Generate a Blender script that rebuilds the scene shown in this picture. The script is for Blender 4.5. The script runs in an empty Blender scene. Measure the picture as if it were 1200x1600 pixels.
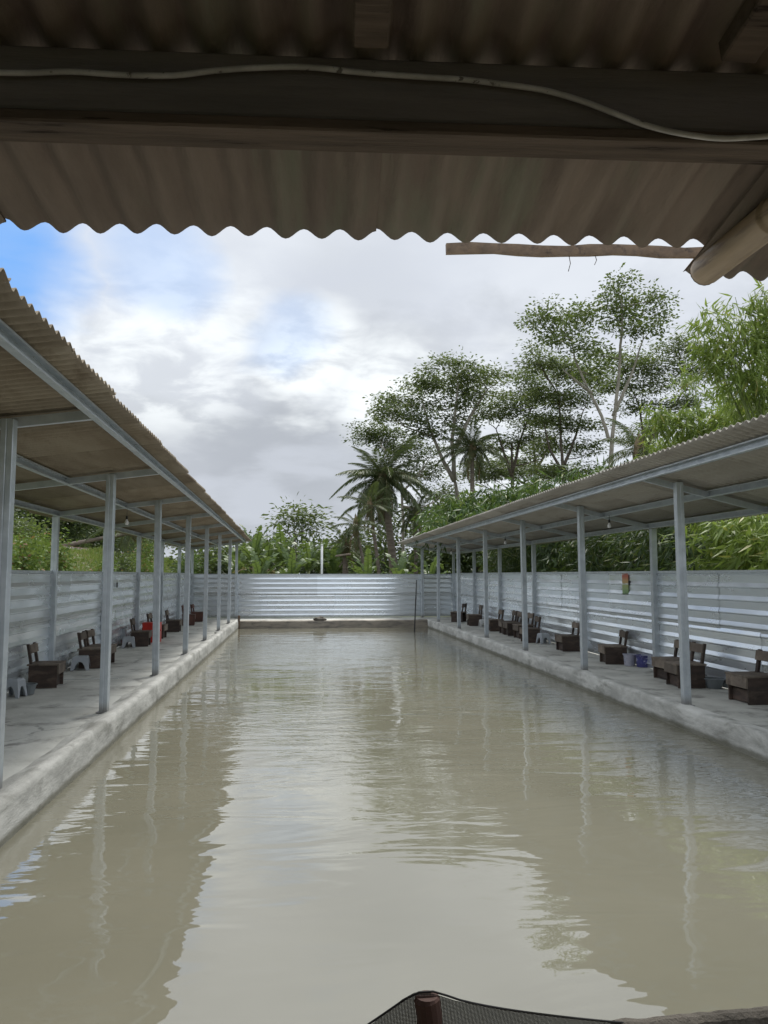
import bpy, math, random
import numpy as np
from mathutils import Vector, Matrix
random.seed(7); rng = np.random.default_rng(7)
R = math.radians; PI = math.pi
sc = bpy.context.scene; COL = sc.collection

# ------------------------------------------------------------------ camera
CAM = Vector((0, 0, 1.5)); YAW = 6.45; PITCH = 4.67
cd = bpy.data.cameras.new('camera'); cd.sensor_fit = 'HORIZONTAL'; cd.sensor_width = 36; cd.lens = 36
cd.clip_start = 0.05; cd.clip_end = 3000
cam = bpy.data.objects.new('camera', cd); COL.objects.link(cam)
cam.location = CAM; cam.rotation_euler = (R(90 + PITCH), 0, R(-YAW)); sc.camera = cam
ROT = cam.rotation_euler.to_matrix()

def ray(px, py):                       # direction of a picture point (1200 x 1600), used to find real places
    return (ROT @ Vector(((px - 600) / 1200, (800 - py) / 1200, -1)))
def at_z(px, py, z=0.0):
    d = ray(px, py); return CAM + d * ((z - CAM.z) / d.z)
def at_y(px, py, y):
    d = ray(px, py); return CAM + d * (y / d.y)
def at_x(px, py, x):
    d = ray(px, py); return CAM + d * (x / d.x)

# ------------------------------------------------------------------ world and sun
SUN_EL, SUN_AZ = 58, 20                # azimuth clockwise from +Y
W = bpy.data.worlds.new('World'); sc.world = W; W.use_nodes = True
nt = W.node_tree; nt.nodes.clear()
class NG:
    def __init__(s, nt): s.t = nt
    def n(s, typ, **kw):
        o = s.t.nodes.new(typ)
        for k, v in kw.items():
            if k == 'ins':
                for a, b in v.items():
                    if hasattr(b, 'is_output'): s.t.links.new(b, o.inputs[a])
                    else: o.inputs[a].default_value = b
            else: setattr(o, k, v)
        return o
    def m(s, op, a, b=0.0, c=0.0, clamp=False):
        o = s.n('ShaderNodeMath', operation=op, use_clamp=clamp, ins={0: a, 1: b, 2: c}); return o.outputs[0]
    def vm(s, op, a, b=(0, 0, 0)):
        o = s.n('ShaderNodeVectorMath', operation=op, ins={0: a, 1: b})
        return o.outputs['Value'] if op in ('DOT_PRODUCT', 'LENGTH') else o.outputs[0]
    def noise(s, vec, scale, detail=4, rough=.55, dist=0.0, out=0):
        o = s.n('ShaderNodeTexNoise', ins={'Scale': scale, 'Detail': detail, 'Roughness': rough, 'Distortion': dist})
        if vec is not None: s.t.links.new(vec, o.inputs['Vector'])
        return o.outputs[out]
    def mr(s, v, a, b, c=0.0, d=1.0, smooth=True):
        o = s.n('ShaderNodeMapRange', interpolation_type='SMOOTHSTEP' if smooth else 'LINEAR', ins={0: v, 1: a, 2: b, 3: c, 4: d}); return o.outputs[0]
    def mix(s, f, a, b, bt='MIX'):
        o = s.n('ShaderNodeMix', data_type='RGBA', blend_type=bt)
        for k, v in ((0, f), (6, a), (7, b)):
            if hasattr(v, 'is_output'): s.t.links.new(v, o.inputs[k])
            else: o.inputs[k].default_value = v if k == 0 else (*v, 1) if len(v) == 3 else v
        return o.outputs[2]
    def L(s, a, b): s.t.links.new(a, b)
g = NG(nt)
sky = g.n('ShaderNodeTexSky', sky_type='NISHITA', sun_disc=False, sun_elevation=R(SUN_EL), sun_rotation=R(SUN_AZ), air_density=1.2, dust_density=1.0, ozone_density=1.5)
tc = g.n('ShaderNodeTexCoord'); D = g.vm('NORMALIZE', tc.outputs['Generated'])
sep = g.n('ShaderNodeSeparateXYZ', ins={0: D})
zz = g.m('ADD', g.m('MAXIMUM', sep.outputs[2], 0.0), 0.22)
flat = g.n('ShaderNodeCombineXYZ', ins={0: g.m('DIVIDE', sep.outputs[0], zz), 1: g.m('DIVIDE', sep.outputs[1], zz), 2: sep.outputs[2]}).outputs[0]
warp = g.vm('SUBTRACT', g.noise(flat, 1.6, 5, .6, out=1), (.5, .5, .5))
warp2 = g.n('ShaderNodeVectorMath', operation='SCALE', ins={0: warp, 3: 0.16}).outputs[0]
DW = g.vm('NORMALIZE', g.vm('ADD', D, warp2))
def blob(px, py, r0, r1, amt=1.0):     # a cloud (or a gap) round one direction of the sky
    d = ray(px, py).normalized()
    return g.mr(g.vm('DOT_PRODUCT', DW, tuple(d)), math.cos(R(r0)), math.cos(R(r1)), 0, amt)
n1 = g.noise(flat, 1.1, 8, .58, .3); n2 = g.noise(flat, 2.6, 5, .5, .2); n3 = g.noise(flat, 6.0, 5, .55, .3)
blue = g.m('MAXIMUM', blob(10, 400, 7.5, 2), g.m('MAXIMUM', blob(250, 380, 4.5, 0, .4), blob(440, 515, 4, .5, .3)))
blue = g.m('MULTIPLY', blue, g.mr(n3, .3, .62, 1.0, .9))
blue = g.m('MAXIMUM', blue, g.m('MULTIPLY', g.mr(n1, .66, .78), .5))
dark = g.m('MAXIMUM', g.m('MAXIMUM', blob(430, 720, 11, 3, 1), blob(290, 640, 7, 1, .8)), g.m('MAXIMUM', blob(540, 480, 8, 1, .35), blob(330, 800, 10, 2, .9)))
dark = g.m('MAXIMUM', dark, g.mr(n1, .52, .38, 0, .55))
dark = g.m('MULTIPLY', dark, g.mr(n2, .36, .6, .5, 1.0))
brt = g.m('MAXIMUM', g.m('MAXIMUM', blob(600, 620, 6, 1, .9), blob(470, 560, 6, 1, 1)), g.m('MAXIMUM', blob(270, 530, 9, 1, .8), blob(740, 700, 9, 2, .6)))
brt = g.m('MULTIPLY', brt, g.mr(n3, .36, .60, .25, 1.0))
cl = g.mix(g.mr(n2, .35, .65), (5.7, 6.05, 6.7), (6.4, 6.75, 7.3))
cl = g.mix(g.m('MULTIPLY', dark, .8), cl, (3.3, 3.55, 3.95))
cl = g.mix(g.m('MULTIPLY', brt, .9), cl, (8.9, 9.3, 9.4))
skyb = g.mix(.85, sky.outputs[0], (1.5, 3.8, 8.2))
fin = g.mix(blue, cl, skyb)
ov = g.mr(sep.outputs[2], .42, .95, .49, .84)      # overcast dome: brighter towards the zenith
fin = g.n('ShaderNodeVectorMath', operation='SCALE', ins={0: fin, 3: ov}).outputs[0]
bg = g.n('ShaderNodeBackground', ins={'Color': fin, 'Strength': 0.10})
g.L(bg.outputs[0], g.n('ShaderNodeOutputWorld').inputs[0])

sd = bpy.data.lights.new('sun', 'SUN'); sd.energy = 1.5; sd.angle = R(18); sd.color = (1, .96, .9)
so = bpy.data.objects.new('sun', sd); COL.objects.link(so)
so.rotation_euler = (R(90 - SUN_EL), 0, R(180 - SUN_AZ)); so.location = (0, 0, 60)
sc.view_settings.view_transform = 'Standard'; sc.view_settings.look = 'None'
sc.view_settings.exposure = 1.35; sc.view_settings.gamma = 1.0; sc.view_settings.use_curve_mapping = False

# ------------------------------------------------------------------ materials
MATS = {}
def mat(name, c1, c2=None, rough=.8, metal=0.0, scale=3.0, bump=.0, bscale=None, spec=.5, stretch=(1, 1, 1), c3=None, s3=1.0, detail=6, rvar=0.0, bdist=.02, lo=.35, hi=.65, lo3=.5, hi3=.7, ovar=.07, cracks=0):
    m = bpy.data.materials.new(name); m.use_nodes = True; MATS[name] = m
    q = NG(m.node_tree); p = m.node_tree.nodes['Principled BSDF']
    co = q.n('ShaderNodeTexCoord').outputs['Object']
    ge = q.n('ShaderNodeObjectInfo')
    off = q.n('ShaderNodeVectorMath', operation='SCALE', ins={0: ge.outputs['Location'], 3: 1.7}).outputs[0]
    v = q.vm('MULTIPLY', q.vm('ADD', co, off), stretch)
    n = q.noise(v, scale, detail, .6)
    col = q.mix(q.mr(n, lo, hi), c1, c2 or c1)
    if c3: col = q.mix(q.mr(q.noise(v, s3, 7, .65, .3), lo3, hi3), col, c3)
    vr = q.mr(ge.outputs['Random'], 0, 1, 1 - ovar, 1 + ovar, False)
    col = q.n('ShaderNodeVectorMath', operation='SCALE', ins={0: col, 3: vr}).outputs[0]
    if cracks:
        cv = q.vm('ADD', co, q.n('ShaderNodeVectorMath', operation='SCALE', ins={0: q.noise(co, 2.2, 5, .6, out=1), 3: .5}).outputs[0])
        vo = q.n('ShaderNodeTexVoronoi', feature='DISTANCE_TO_EDGE', ins={'Vector': cv, 'Scale': cracks})
        col = q.mix(q.m('MULTIPLY', q.mr(vo.outputs['Distance'], .004, .011, 1, 0), q.mr(q.noise(co, .8, 3), .42, .6, 0, .55)), col, (.09, .09, .08))
    q.L(col, p.inputs['Base Color']); p.inputs['Metallic'].default_value = metal
    p.inputs['Specular IOR Level'].default_value = spec
    if rvar: q.L(q.mr(n, .3, .7, rough - rvar, rough + rvar), p.inputs['Roughness'])
    else: p.inputs['Roughness'].default_value = rough
    if bump:
        b = q.n('ShaderNodeBump', ins={'Strength': bump, 'Distance': bdist, 'Height': q.noise(v, bscale or scale * 4, 8, .7)})
        q.L(b.outputs[0], p.inputs['Normal'])
    return m
concrete = mat('concrete', (.56, .56, .51), (.40, .40, .36), .85, scale=1.3, bump=.5, bscale=9, c3=(.26, .255, .23), s3=2.1, spec=.4, rvar=.12, stretch=(1, 1, 1), lo3=.50, hi3=.68, hi=.7, ovar=0, cracks=.55)
kerbm = mat('kerb_concrete', (.58, .58, .54), (.38, .38, .35), .85, scale=3.0, bump=.8, bscale=7, c3=(.28, .28, .25), s3=3.3, spec=.3, stretch=(1, .55, 1.6))
def low_band(m, z0, dz=.05, c=(.12, .115, .075), am=.75):      # darker low edge; on the kerb a damp algae stain above the water
    q = NG(m.node_tree); p = m.node_tree.nodes['Principled BSDF']; old = p.inputs['Base Color'].links[0].from_socket
    co = q.n('ShaderNodeTexCoord').outputs['Object']; z = q.n('ShaderNodeSeparateXYZ', ins={0: co}).outputs[2]
    z = q.m('ADD', z, q.m('MULTIPLY', q.noise(co, 5, 4), -.06)); f = q.mr(z, z0, z0 + dz, 1, 0)
    q.L(q.mix(q.m('MULTIPLY', f, am), old, c), p.inputs['Base Color'])
low_band(kerbm, -.225)
dampwall = mat('damp_concrete', (.27, .24, .19), (.18, .16, .13), .8, scale=2, bump=.6, c3=(.12, .11, .09), s3=4, stretch=(1, 1, 3))
galv = mat('galvanised_steel', (.58, .63, .67), (.48, .53, .57), .36, .4, scale=6, bump=.06, bscale=20, spec=.5, rvar=.08, c3=(.38, .42, .45), s3=2, lo3=.55, hi3=.8)
sheetL = mat('worn_zinc_sheet', (.82, .87, .90), (.70, .76, .80), .26, .6, scale=1.2, bump=.2, bscale=1.8, bdist=.05, rvar=.08, c3=(.42, .46, .47), s3=.9, stretch=(.5, 1, 1.6), lo3=.56, hi3=.75)
sheetR = mat('zinc_sheet', (.86, .91, .94), (.77, .83, .88), .27, .7, scale=1.0, bump=.03, bscale=1.2, bdist=.03, rvar=.04, stretch=(.25, 1, 1.0), c3=(.58, .67, .74), s3=.6, lo3=.56, hi3=.8)
low_band(galv, -.01, .14, (.20, .18, .15), .7)
low_band(sheetL, 0.0, .22, (.26, .25, .22), .5); low_band(sheetR, -.03, .16, (.30, .30, .27), .45)  # sheets darken towards the bottom
acsheet = mat('fibre_cement_sheet', (.29, .25, .19), (.22, .18, .13), .92, ovar=.14, scale=1.4, bump=.35, bscale=14, c3=(.17, .135, .095), s3=2.2, spec=.2, stretch=(.5, 2.2, 1), lo3=.52, hi3=.78)
acsheetR = mat('pale_fibre_cement_sheet', (.40, .38, .34), (.33, .31, .27), .92, ovar=.08, scale=1.4, bump=.3, bscale=14, c3=(.20, .18, .15), s3=1.8, spec=.2, stretch=(.5, 2.2, 1), lo3=.52, hi3=.8)
achut = mat('old_fibre_cement_sheet', (.24, .195, .16), (.18, .145, .12), .95, ovar=.1, scale=3, bump=.5, bscale=20, c3=(.20, .20, .15), s3=1.5, spec=.15, stretch=(2.5, .5, 1))
darkwood = mat('dark_painted_wood', (.20, .18, .17), (.15, .138, .13), .9, scale=4, bump=.4, stretch=(.4, 4, 4), spec=.2)
huttim = mat('smoky_timber', (.15, .115, .09), (.10, .078, .062), .9, scale=5, bump=.5, stretch=(.5, 6, 6), spec=.2, c3=(.035, .025, .02), s3=5, lo3=.58, hi3=.66)
oldwood = mat('old_timber', (.20, .145, .105), (.12, .085, .06), .9, scale=5, bump=.5, stretch=(.5, 6, 6), spec=.2, c3=(.05, .035, .028), s3=7, lo3=.56, hi3=.68)
chairside = mat('dark_brown_board', (.075, .05, .038), (.045, .032, .026), .7, ovar=.35, scale=6, bump=.3, stretch=(1, 1, 3), c3=(.11, .08, .06), s3=4)
chairtop = mat('weathered_board', (.20, .165, .13), (.13, .105, .083), .8, ovar=.35, scale=5, bump=.3, stretch=(2, 1, 1), c3=(.09, .07, .055), s3=6)
chairred = mat('reddish_board', (.13, .055, .04), (.08, .04, .03), .7, scale=6, bump=.3)
bambool = mat('pale_bamboo', (.50, .38, .26), (.36, .27, .18), .5, scale=4, bump=.12, stretch=(6, .6, 6), c3=(.22, .16, .12), s3=5, lo3=.56, hi3=.7)
bamboo = mat('dry_bamboo', (.30, .21, .13), (.20, .14, .09), .55, scale=4, bump=.15, stretch=(6, .6, 6), c3=(.12, .085, .06), s3=5)
plastic = mat('grey_plastic', (.42, .45, .48), (.36, .39, .42), .45, scale=5)
plasticd = mat('dark_grey_plastic', (.20, .22, .23), (.16, .18, .19), .5, scale=5)
whitep = mat('white_plastic', (.72, .73, .72), (.60, .61, .6), .45, scale=6)
bluep = mat('purple_blue_plastic', (.07, .075, .26), (.05, .05, .17), .45, scale=14, c3=(.5, .5, .62), s3=16, lo3=.56, hi3=.6)
palep = mat('pale_lilac_plastic', (.45, .45, .52), (.36, .37, .45), .45, scale=10, c3=(.2, .2, .26), s3=12, lo3=.58, hi3=.64)
redp = mat('red_plastic', (.62, .035, .02), (.48, .03, .02), .45, scale=4)
cablem = mat('dusty_white_cable', (.50, .49, .47), (.36, .35, .33), .6, scale=14, c3=(.12, .11, .1), s3=30, lo3=.6, hi3=.64)
black = mat('black_rubber', (.02, .02, .02), None, .6)
rust = mat('rusty_steel', (.20, .085, .05), (.12, .055, .035), .7, .3, scale=8, bump=.2)
stone = mat('rough_stone', (.17, .155, .13), (.10, .09, .075), .95, scale=9, bump=.8)
bark = mat('pale_bark', (.36, .33, .28), (.25, .225, .185), .9, scale=2, bump=.6, bscale=12, c3=(.15, .14, .11), s3=3, stretch=(2, 2, .6))
barkd = mat('dark_bark', (.15, .12, .095), (.09, .075, .06), .95, scale=3, bump=.7, bscale=10, stretch=(1, 1, 4))
barkp = mat('palm_bark', (.22, .185, .15), (.14, .115, .095), .95, scale=2, bump=.8, bscale=6, stretch=(1, 1, 5))
culm = mat('green_culm', (.17, .22, .06), (.12, .16, .045), .6, scale=3)
stemg = mat('green_stem', (.16, .21, .08), (.22, .20, .10), .7, scale=3, stretch=(3, 3, .6))
balm = mat('ballast', (.58, .54, .50), (.36, .34, .31), .95, scale=9, bump=1.0, bscale=9, bdist=.08, detail=3)
soil = mat('soil_and_grass', (.07, .10, .03), (.12, .11, .06), .95, scale=.6, bump=.8, bscale=6, c3=(.09, .14, .04), s3=.35)
signm = None

def leafmat(name, c1, c2, c3=None, tr=.35, rough=.5, f3=.06, spec=.35):
    m = bpy.data.materials.new(name); m.use_nodes = True; MATS[name] = m
    q = NG(m.node_tree); t = m.node_tree; p = t.nodes['Principled BSDF']; out = t.nodes['Material Output']
    ri = q.n('ShaderNodeNewGeometry').outputs['Random Per Island']
    co = q.n('ShaderNodeTexCoord').outputs['Object']
    f = q.m('ADD', q.m('MULTIPLY', ri, .6), q.m('MULTIPLY', q.mr(q.noise(co, .45, 3), .35, .65), .4))
    col = q.mix(f, c1, c2)
    if c3: col = q.mix(q.m('GREATER_THAN', q.m('FRACT', q.m('MULTIPLY', ri, 37.7)), 1 - f3), col, c3)
    q.L(col, p.inputs['Base Color']); p.inputs['Roughness'].default_value = rough; p.inputs['Specular IOR Level'].default_value = spec
    tl = q.n('ShaderNodeBsdfTranslucent'); q.L(q.mix(.5, col, (.16, .22, .03)), tl.inputs[0])
    mx = q.n('ShaderNodeMixShader', ins={0: tr}); q.L(p.outputs[0], mx.inputs[1]); q.L(tl.outputs[0], mx.inputs[2]); q.L(mx.outputs[0], out.inputs[0])
    return m
lf_alb = leafmat('albizia_leaf', (.08, .108, .055), (.14, .175, .08), (.17, .18, .07), tr=.42)
lf_alb2 = leafmat('albizia_leaf_light', (.08, .115, .045), (.15, .195, .07), (.2, .21, .08), tr=.42)
lf_dark = leafmat('dark_leaf', (.035, .058, .025), (.08, .115, .042), (.10, .12, .04))
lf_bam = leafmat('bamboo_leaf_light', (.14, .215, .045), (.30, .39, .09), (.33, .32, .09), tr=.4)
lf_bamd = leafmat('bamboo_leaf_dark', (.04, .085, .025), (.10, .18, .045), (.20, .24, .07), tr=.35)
lf_bame = leafmat('bamboo_leaf_deep_green', (.025, .05, .02), (.07, .12, .035), (.16, .18, .06), tr=.3)  # darkest of the three bamboo greens
lf_ban = leafmat('banana_leaf', (.075, .125, .04), (.14, .20, .07), None, tr=.35, rough=.4)
lf_band = leafmat('dry_banana_leaf', (.20, .15, .08), (.28, .22, .12), None, tr=.25)
lf_palm = leafmat('palm_leaflet', (.06, .09, .04), (.13, .16, .065), (.17, .16, .07), tr=.25, rough=.4)
lf_palmd = leafmat('dry_palm_leaflet', (.20, .145, .08), (.28, .21, .12), None, tr=.2)
lf_shrub = leafmat('shrub_leaf', (.07, .13, .025), (.17, .25, .05), (.28, .14, .07), tr=.35, f3=.08)
lf_grass = leafmat('grass_blade', (.11, .18, .035), (.24, .30, .075), (.33, .30, .13), tr=.35, f3=.12)

# ------------------------------------------------------------------ mesh helpers
class MB:
    def __init__(s): s.v = []; s.f = []
    def add(s, vs, fs):
        b = len(s.v); s.v += [tuple(p) for p in vs]; s.f += [tuple(i + b for i in f) for f in fs]; return s
    def box(s, c, d, M=None, bev=0.0):
        x, y, z = (k / 2 for k in d); c = Vector(c)
        if bev > 0:      # octagonal-ish bevelled box: three slabs merged as a convex shape
            e = bev; P = []
            for sx in (-1, 1):
                for sy in (-1, 1):
                    for sz in (-1, 1):
                        P += [(sx * (x - e), sy * (y - e), sz * z), (sx * (x - e), sy * y, sz * (z - e)), (sx * x, sy * (y - e), sz * (z - e))]
            import bmesh
            bm = bmesh.new(); [bm.verts.new(p) for p in P]
            bmesh.ops.convex_hull(bm, input=bm.verts); bmesh.ops.dissolve_limit(bm, angle_limit=.01, verts=bm.verts, edges=bm.edges)
            bm.verts.index_update(); V = [v.co.copy() for v in bm.verts]; F = [[v.index for v in f.verts] for f in bm.faces]; bm.free()
        else:
            V = [Vector((sx * x, sy * y, sz * z)) for sx in (-1, 1) for sy in (-1, 1) for sz in (-1, 1)]
            F = [(0, 1, 3, 2), (4, 6, 7, 5), (0, 4, 5, 1), (2, 3, 7, 6), (0, 2, 6, 4), (1, 5, 7, 3)]
        if M is not None: V = [M @ v for v in V]
        return s.add([v + c for v in V], F)
    def bar(s, a, b, w, h, bev=0.0, up=(0, 0, 1)):
        a, b = Vector(a), Vector(b); d = (b - a); L = d.length; y = d.normalized(); x = y.cross(Vector(up)).normalized(); z = x.cross(y)
        return s.box((a + b) / 2, (w, L, h), Matrix((x, y, z)).transposed(), bev)
    def tube(s, pts, rad, n=8, cap=True):
        pts = [Vector(p) for p in pts]; rad = rad if hasattr(rad, '__len__') else [rad] * len(pts)
        t0 = (pts[1] - pts[0]).normalized(); u = t0.orthogonal().normalized(); V = []; F = []
        for i, p in enumerate(pts):
            t = (pts[min(i + 1, len(pts) - 1)] - pts[max(i - 1, 0)]).normalized()
            u = (u - t * u.dot(t)).normalized(); w = t.cross(u)
            V += [p + (u * math.cos(2 * PI * k / n) + w * math.sin(2 * PI * k / n)) * rad[i] for k in range(n)]
        for i in range(len(pts) - 1):
            for k in range(n): a = i * n + k; b = i * n + (k + 1) % n; F.append((a, b, b + n, a + n))
        if cap: F += [tuple(range(n))[::-1], tuple(range((len(pts) - 1) * n, len(pts) * n))]
        return s.add(V, F)
    def lathe(s, prof, n=20, c=(0, 0, 0)):
        V = []; F = []; c = Vector(c)
        for r, z in prof: V += [c + Vector((r * math.cos(2 * PI * k / n), r * math.sin(2 * PI * k / n), z)) for k in range(n)]
        for i in range(len(prof) - 1):
            for k in range(n): a = i * n + k; b = i * n + (k + 1) % n; F.append((a, b, b + n, a + n))
        return s.add(V, F)
    def mesh(s, name, m, smooth=False):
        me = bpy.data.meshes.new(name); me.from_pydata(s.v, [], s.f); me.materials.append(m)
        if smooth: me.polygons.foreach_set('use_smooth', [True] * len(me.polygons))
        me.update(); return me
    def build(s, name, m, parent=None, smooth=False, loc=None):
        return obj(name, s.mesh(name, m, smooth), parent, loc)
def obj(name, me, parent=None, loc=None, rot=None, scale=None):
    o = bpy.data.objects.new(name, me); COL.objects.link(o)
    if parent: o.parent = parent
    if loc is not None: o.location = loc
    if rot is not None: o.rotation_euler = rot
    if scale is not None: o.scale = scale
    return o
def tag(o, label=None, cat=None, group=None, kind=None):
    for k, v in (('label', label), ('category', cat), ('group', group), ('kind', kind)):
        if v: o[k] = v
    return o
def thing(name, label, cat, loc=(0, 0, 0), rz=0.0, group=None):
    return tag(obj(name, None, loc=loc, rot=(0, 0, rz)), label, cat, group)
def dup(o, loc=None, rz=None, label=None, parent=None):
    c = o.copy(); COL.objects.link(c)
    if parent is not None: c.parent = parent
    if loc is not None: c.location = loc
    if rz is not None: c.rotation_euler = (0, 0, rz)
    if label: c['label'] = label
    for ch in list(o.children): dup(ch, parent=c)
    return c
def wobble(p, s=1.0, seed=0): 
    from mathutils import noise
    return noise.noise(Vector(p) * s + Vector((seed * 7.3, seed * 3.1, 1.7)))

# ------------------------------------------------------------------ ground, water, pool
WL = -0.22
XL, XR = -1.85, 4.30        # pool sides
YB = 25.2                   # back wall face
XFL, XFR, YF = -3.66, 5.65, 27.4   # fences
PLx, PRx = -2.076, 4.447    # front post lines
def gz(x, y):               # terrain height outside
    z = -0.12
    if x < -5.5:
        t = min(1, max(0, (-5.5 - x) / 5.0)); t = t * t * (3 - 2 * t); z = -0.12 + 2.72 * t
        if x < -14.5: t2 = min(1, (-14.5 - x) / 3); z -= 1.4 * t2
    return z
mb = MB()
xs = sorted(set([-600, -200, -80, -40, -25] + [round(-20 + .5 * k, 2) for k in range(33)] + [XL - .05, 0, XR + .05, 6, 8, 12, 20, 40, 80, 200, 600])); ys = [-400, -60, -20, -5, .9] + [3 + 1.5 * k for k in range(15)] + [YB + .05, 27, 30, 35, 40, 50, 60, 80, 110, 200, 900]
idx = {}
for i, x in enumerate(xs):
    for j, y in enumerate(ys):
        z = gz(x, y)
        if -20 < x < -5.6: z += .07 * wobble((x, y, 0), 1.1)
        idx[i, j] = len(mb.v); mb.v.append((x, y, z))
for i in range(len(xs) - 1):
    for j in range(len(ys) - 1):
        if xs[i] >= XL - .06 and xs[i + 1] <= XR + .06 and ys[j] >= .89 and ys[j + 1] <= YB + .06: continue
        mb.f.append((idx[i, j], idx[i + 1, j], idx[i + 1, j + 1], idx[i, j + 1]))
tag(mb.build('ground', soil, smooth=True), kind='structure')

def water_mat():
    m = bpy.data.materials.new('muddy_water'); m.use_nodes = True; q = NG(m.node_tree); p = m.node_tree.nodes['Principled BSDF']
    co = q.n('ShaderNodeTexCoord').outputs['Object']
    col = q.mix(q.mr(q.noise(co, .35, 4), .35, .65), (.190, .183, .138), (.166, .160, .118))
    q.L(col, p.inputs['Base Color']); p.inputs['Roughness'].default_value = .008; p.inputs['IOR'].default_value = 1.75
    p.inputs['Specular IOR Level'].default_value = 1.0
    v1 = q.vm('MULTIPLY', co, (.55, 1.5, 1)); v2 = q.vm('MULTIPLY', co, (.8, 1.9, 1))
    a = q.noise(v1, 1.15, 3, .5, .6); b = q.noise(v2, 3.0, 3, .55, .8); c = q.noise(v2, 8.5, 2, .5, .4)
    big = q.mr(q.noise(q.vm('MULTIPLY', co, (.5, .22, 1)), .9, 2, .5), .38, .62)
    y = q.n('ShaderNodeSeparateXYZ', ins={0: co}).outputs[1]
    far = q.mr(y, 3.5, 9.5, .05, 1.0)
    h = q.m('ADD', q.m('MULTIPLY', a, .019), q.m('ADD', q.m('MULTIPLY', q.m('MULTIPLY', b, far), q.m('MULTIPLY_ADD', q.m('MULTIPLY', big, q.mr(y, 6, 13, 1.9, .6)), .0115, .001)), q.m('MULTIPLY', q.m('MULTIPLY', c, q.m('MULTIPLY', q.mr(y, 4, 12, .3, 1), big)), .0012)))
    bp = q.n('ShaderNodeBump', ins={'Strength': 1.0, 'Distance': 1.0, 'Height': h}); q.L(bp.outputs[0], p.inputs['Normal'])
    return m
w = MB().add([(XL - .04, .9, WL), (XR + .04, .9, WL), (XR + .04, YB + .04, WL), (XL - .04, YB + .04, WL)], [(0, 1, 2, 3)]).build('pond_water', water_mat()); tag(w, kind='structure')

def sweep(name, prof_fn, y0, y1, step, m):     # cross-section [(x,z)...] swept along y
    mb = MB(); n = int((y1 - y0) / step); P0 = None
    for j in range(n + 1):
        y = y0 + (y1 - y0) * j / n; P = prof_fn(y)
        for x, z in P: mb.v.append((x, y, z))
        k = len(P)
        if j:
            for i in range(k - 1): a = (j - 1) * k + i; mb.f.append((a, a + 1, a + 1 + k, a + k))
    return tag(mb.build(name, m, smooth=True), kind='structure')
nz = wobble
Y0 = 1.3
def lk(y):
    t = .055 + .02 * nz((0, y, 0), .9) + .012 * nz((3, y, 0), 4)
    e = .012 * nz((9, y, 0), 3); i = .05 * nz((5, y, 0), .8) + .02 * nz((5, y, 2), 3.5)
    return [(-2.20 + i, -.015), (-2.07 + i, .006), (-2.0 + i, t * .6), (-1.95 + i * .4, t), (XL - .035 + e, t + .004), (XL - .008 + e, t - .012), (XL + e, t - .045), (XL + .006 + e * .5, -.1), (XL, WL - .3)]
sweep('pool_kerb', lk, Y0, YB + .5, .12, kerbm)
def rk(y):
    t = .03 + .008 * nz((1, y, 5), 1.2) + .006 * nz((3, y, 5), 5); e = .012 * nz((9, y, 8), 2.5)
    return [(XR, WL - .3), (XR + e * .5, -.1), (XR + e, t - .035), (XR + .012 + e, t - .006), (XR + .04 + e, t), (XR + .17 + .02 * nz((5, y, 8), 2), t - .004), (XR + .21, .004), (XR + .3, -.015)]
sweep('pool_kerb', rk, Y0, YB + .5, .12, kerbm)
def slab(name, x0, x1, y0, y1, sd):
    mb = MB(); nx = int((x1 - x0) / .2); ny = int((y1 - y0) / .25)
    for j in range(ny + 1):
        for i in range(nx + 1):
            x = x0 + (x1 - x0) * i / nx; y = y0 + (y1 - y0) * j / ny; mb.v.append((x, y, .006 * nz((x, y, sd), 1.3)))
    for j in range(ny):
        for i in range(nx): a = j * (nx + 1) + i; mb.f.append((a, a + 1, a + nx + 2, a + nx + 1))
    return tag(mb.build(name, concrete, smooth=True), kind='structure')
slab('walkway', XFL - .25, -2.02, Y0, YF - .02, 1); slab('walkway', XR + .15, XFR + .25, Y0, YF - .02, 2)
slab('walkway', XL - .2, XR + .2, YB + .3, YF - .02, 3)
mb = MB(); n = 60
for i in range(n + 1):
    x = XL - .02 + (XR - XL + .04) * i / n; t = .012 + .012 * nz((x, 0, 3), 1.5) + .006 * nz((x, 0, 9), 6)
    mb.v += [(x, YB, WL - .3), (x, YB - .01, t - .02), (x, YB + .02, t), (x, YB + .3, t + .005), (x, YB + .34, -.03)]
    if i:
        for k in range(4): a = (i - 1) * 5 + k; mb.f.append((a, a + 5, a + 6, a + 1))
tag(mb.build('pool_end_wall', dampwall, smooth=True), kind='structure')

# ------------------------------------------------------------------ corrugated sheet helper
PITCH_W = .105; AMP = .0165
def corr_mesh(name, waves, length, m, th=.006, lift=.008, spw=10, rows=1, ragged=0.0, amp=AMP):
    # waves run along local x, sheet length along +y, starts at y=0
    mb = MB(); n = int(waves * spw); Wd = waves * PITCH_W
    for lay in (0, 1):
        for r in range(rows + 1):
            for i in range(n + 1):
                x = Wd * i / n; z = amp * math.cos(2 * PI * i / spw) + lift * i / n + (th if lay else 0)
                y = length * r / rows
                if r == 0: y += ragged * nz((x, lay * 0, 3), 6)
                mb.v.append((x, y, z))
    k = n + 1; T = k * (rows + 1)
    for r in range(rows):
        for i in range(n):
            a = r * k + i; mb.f.append((a, a + k, a + k + 1, a + 1)); mb.f.append((T + a, T + a + 1, T + a + k + 1, T + a + k))
    for i in range(n):
        mb.f.append((i, i + 1, T + i + 1, T + i)); a = rows * k + i; mb.f.append((a, T + a, T + a + 1, a + 1))
    return mb.mesh(name, m, True)

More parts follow.
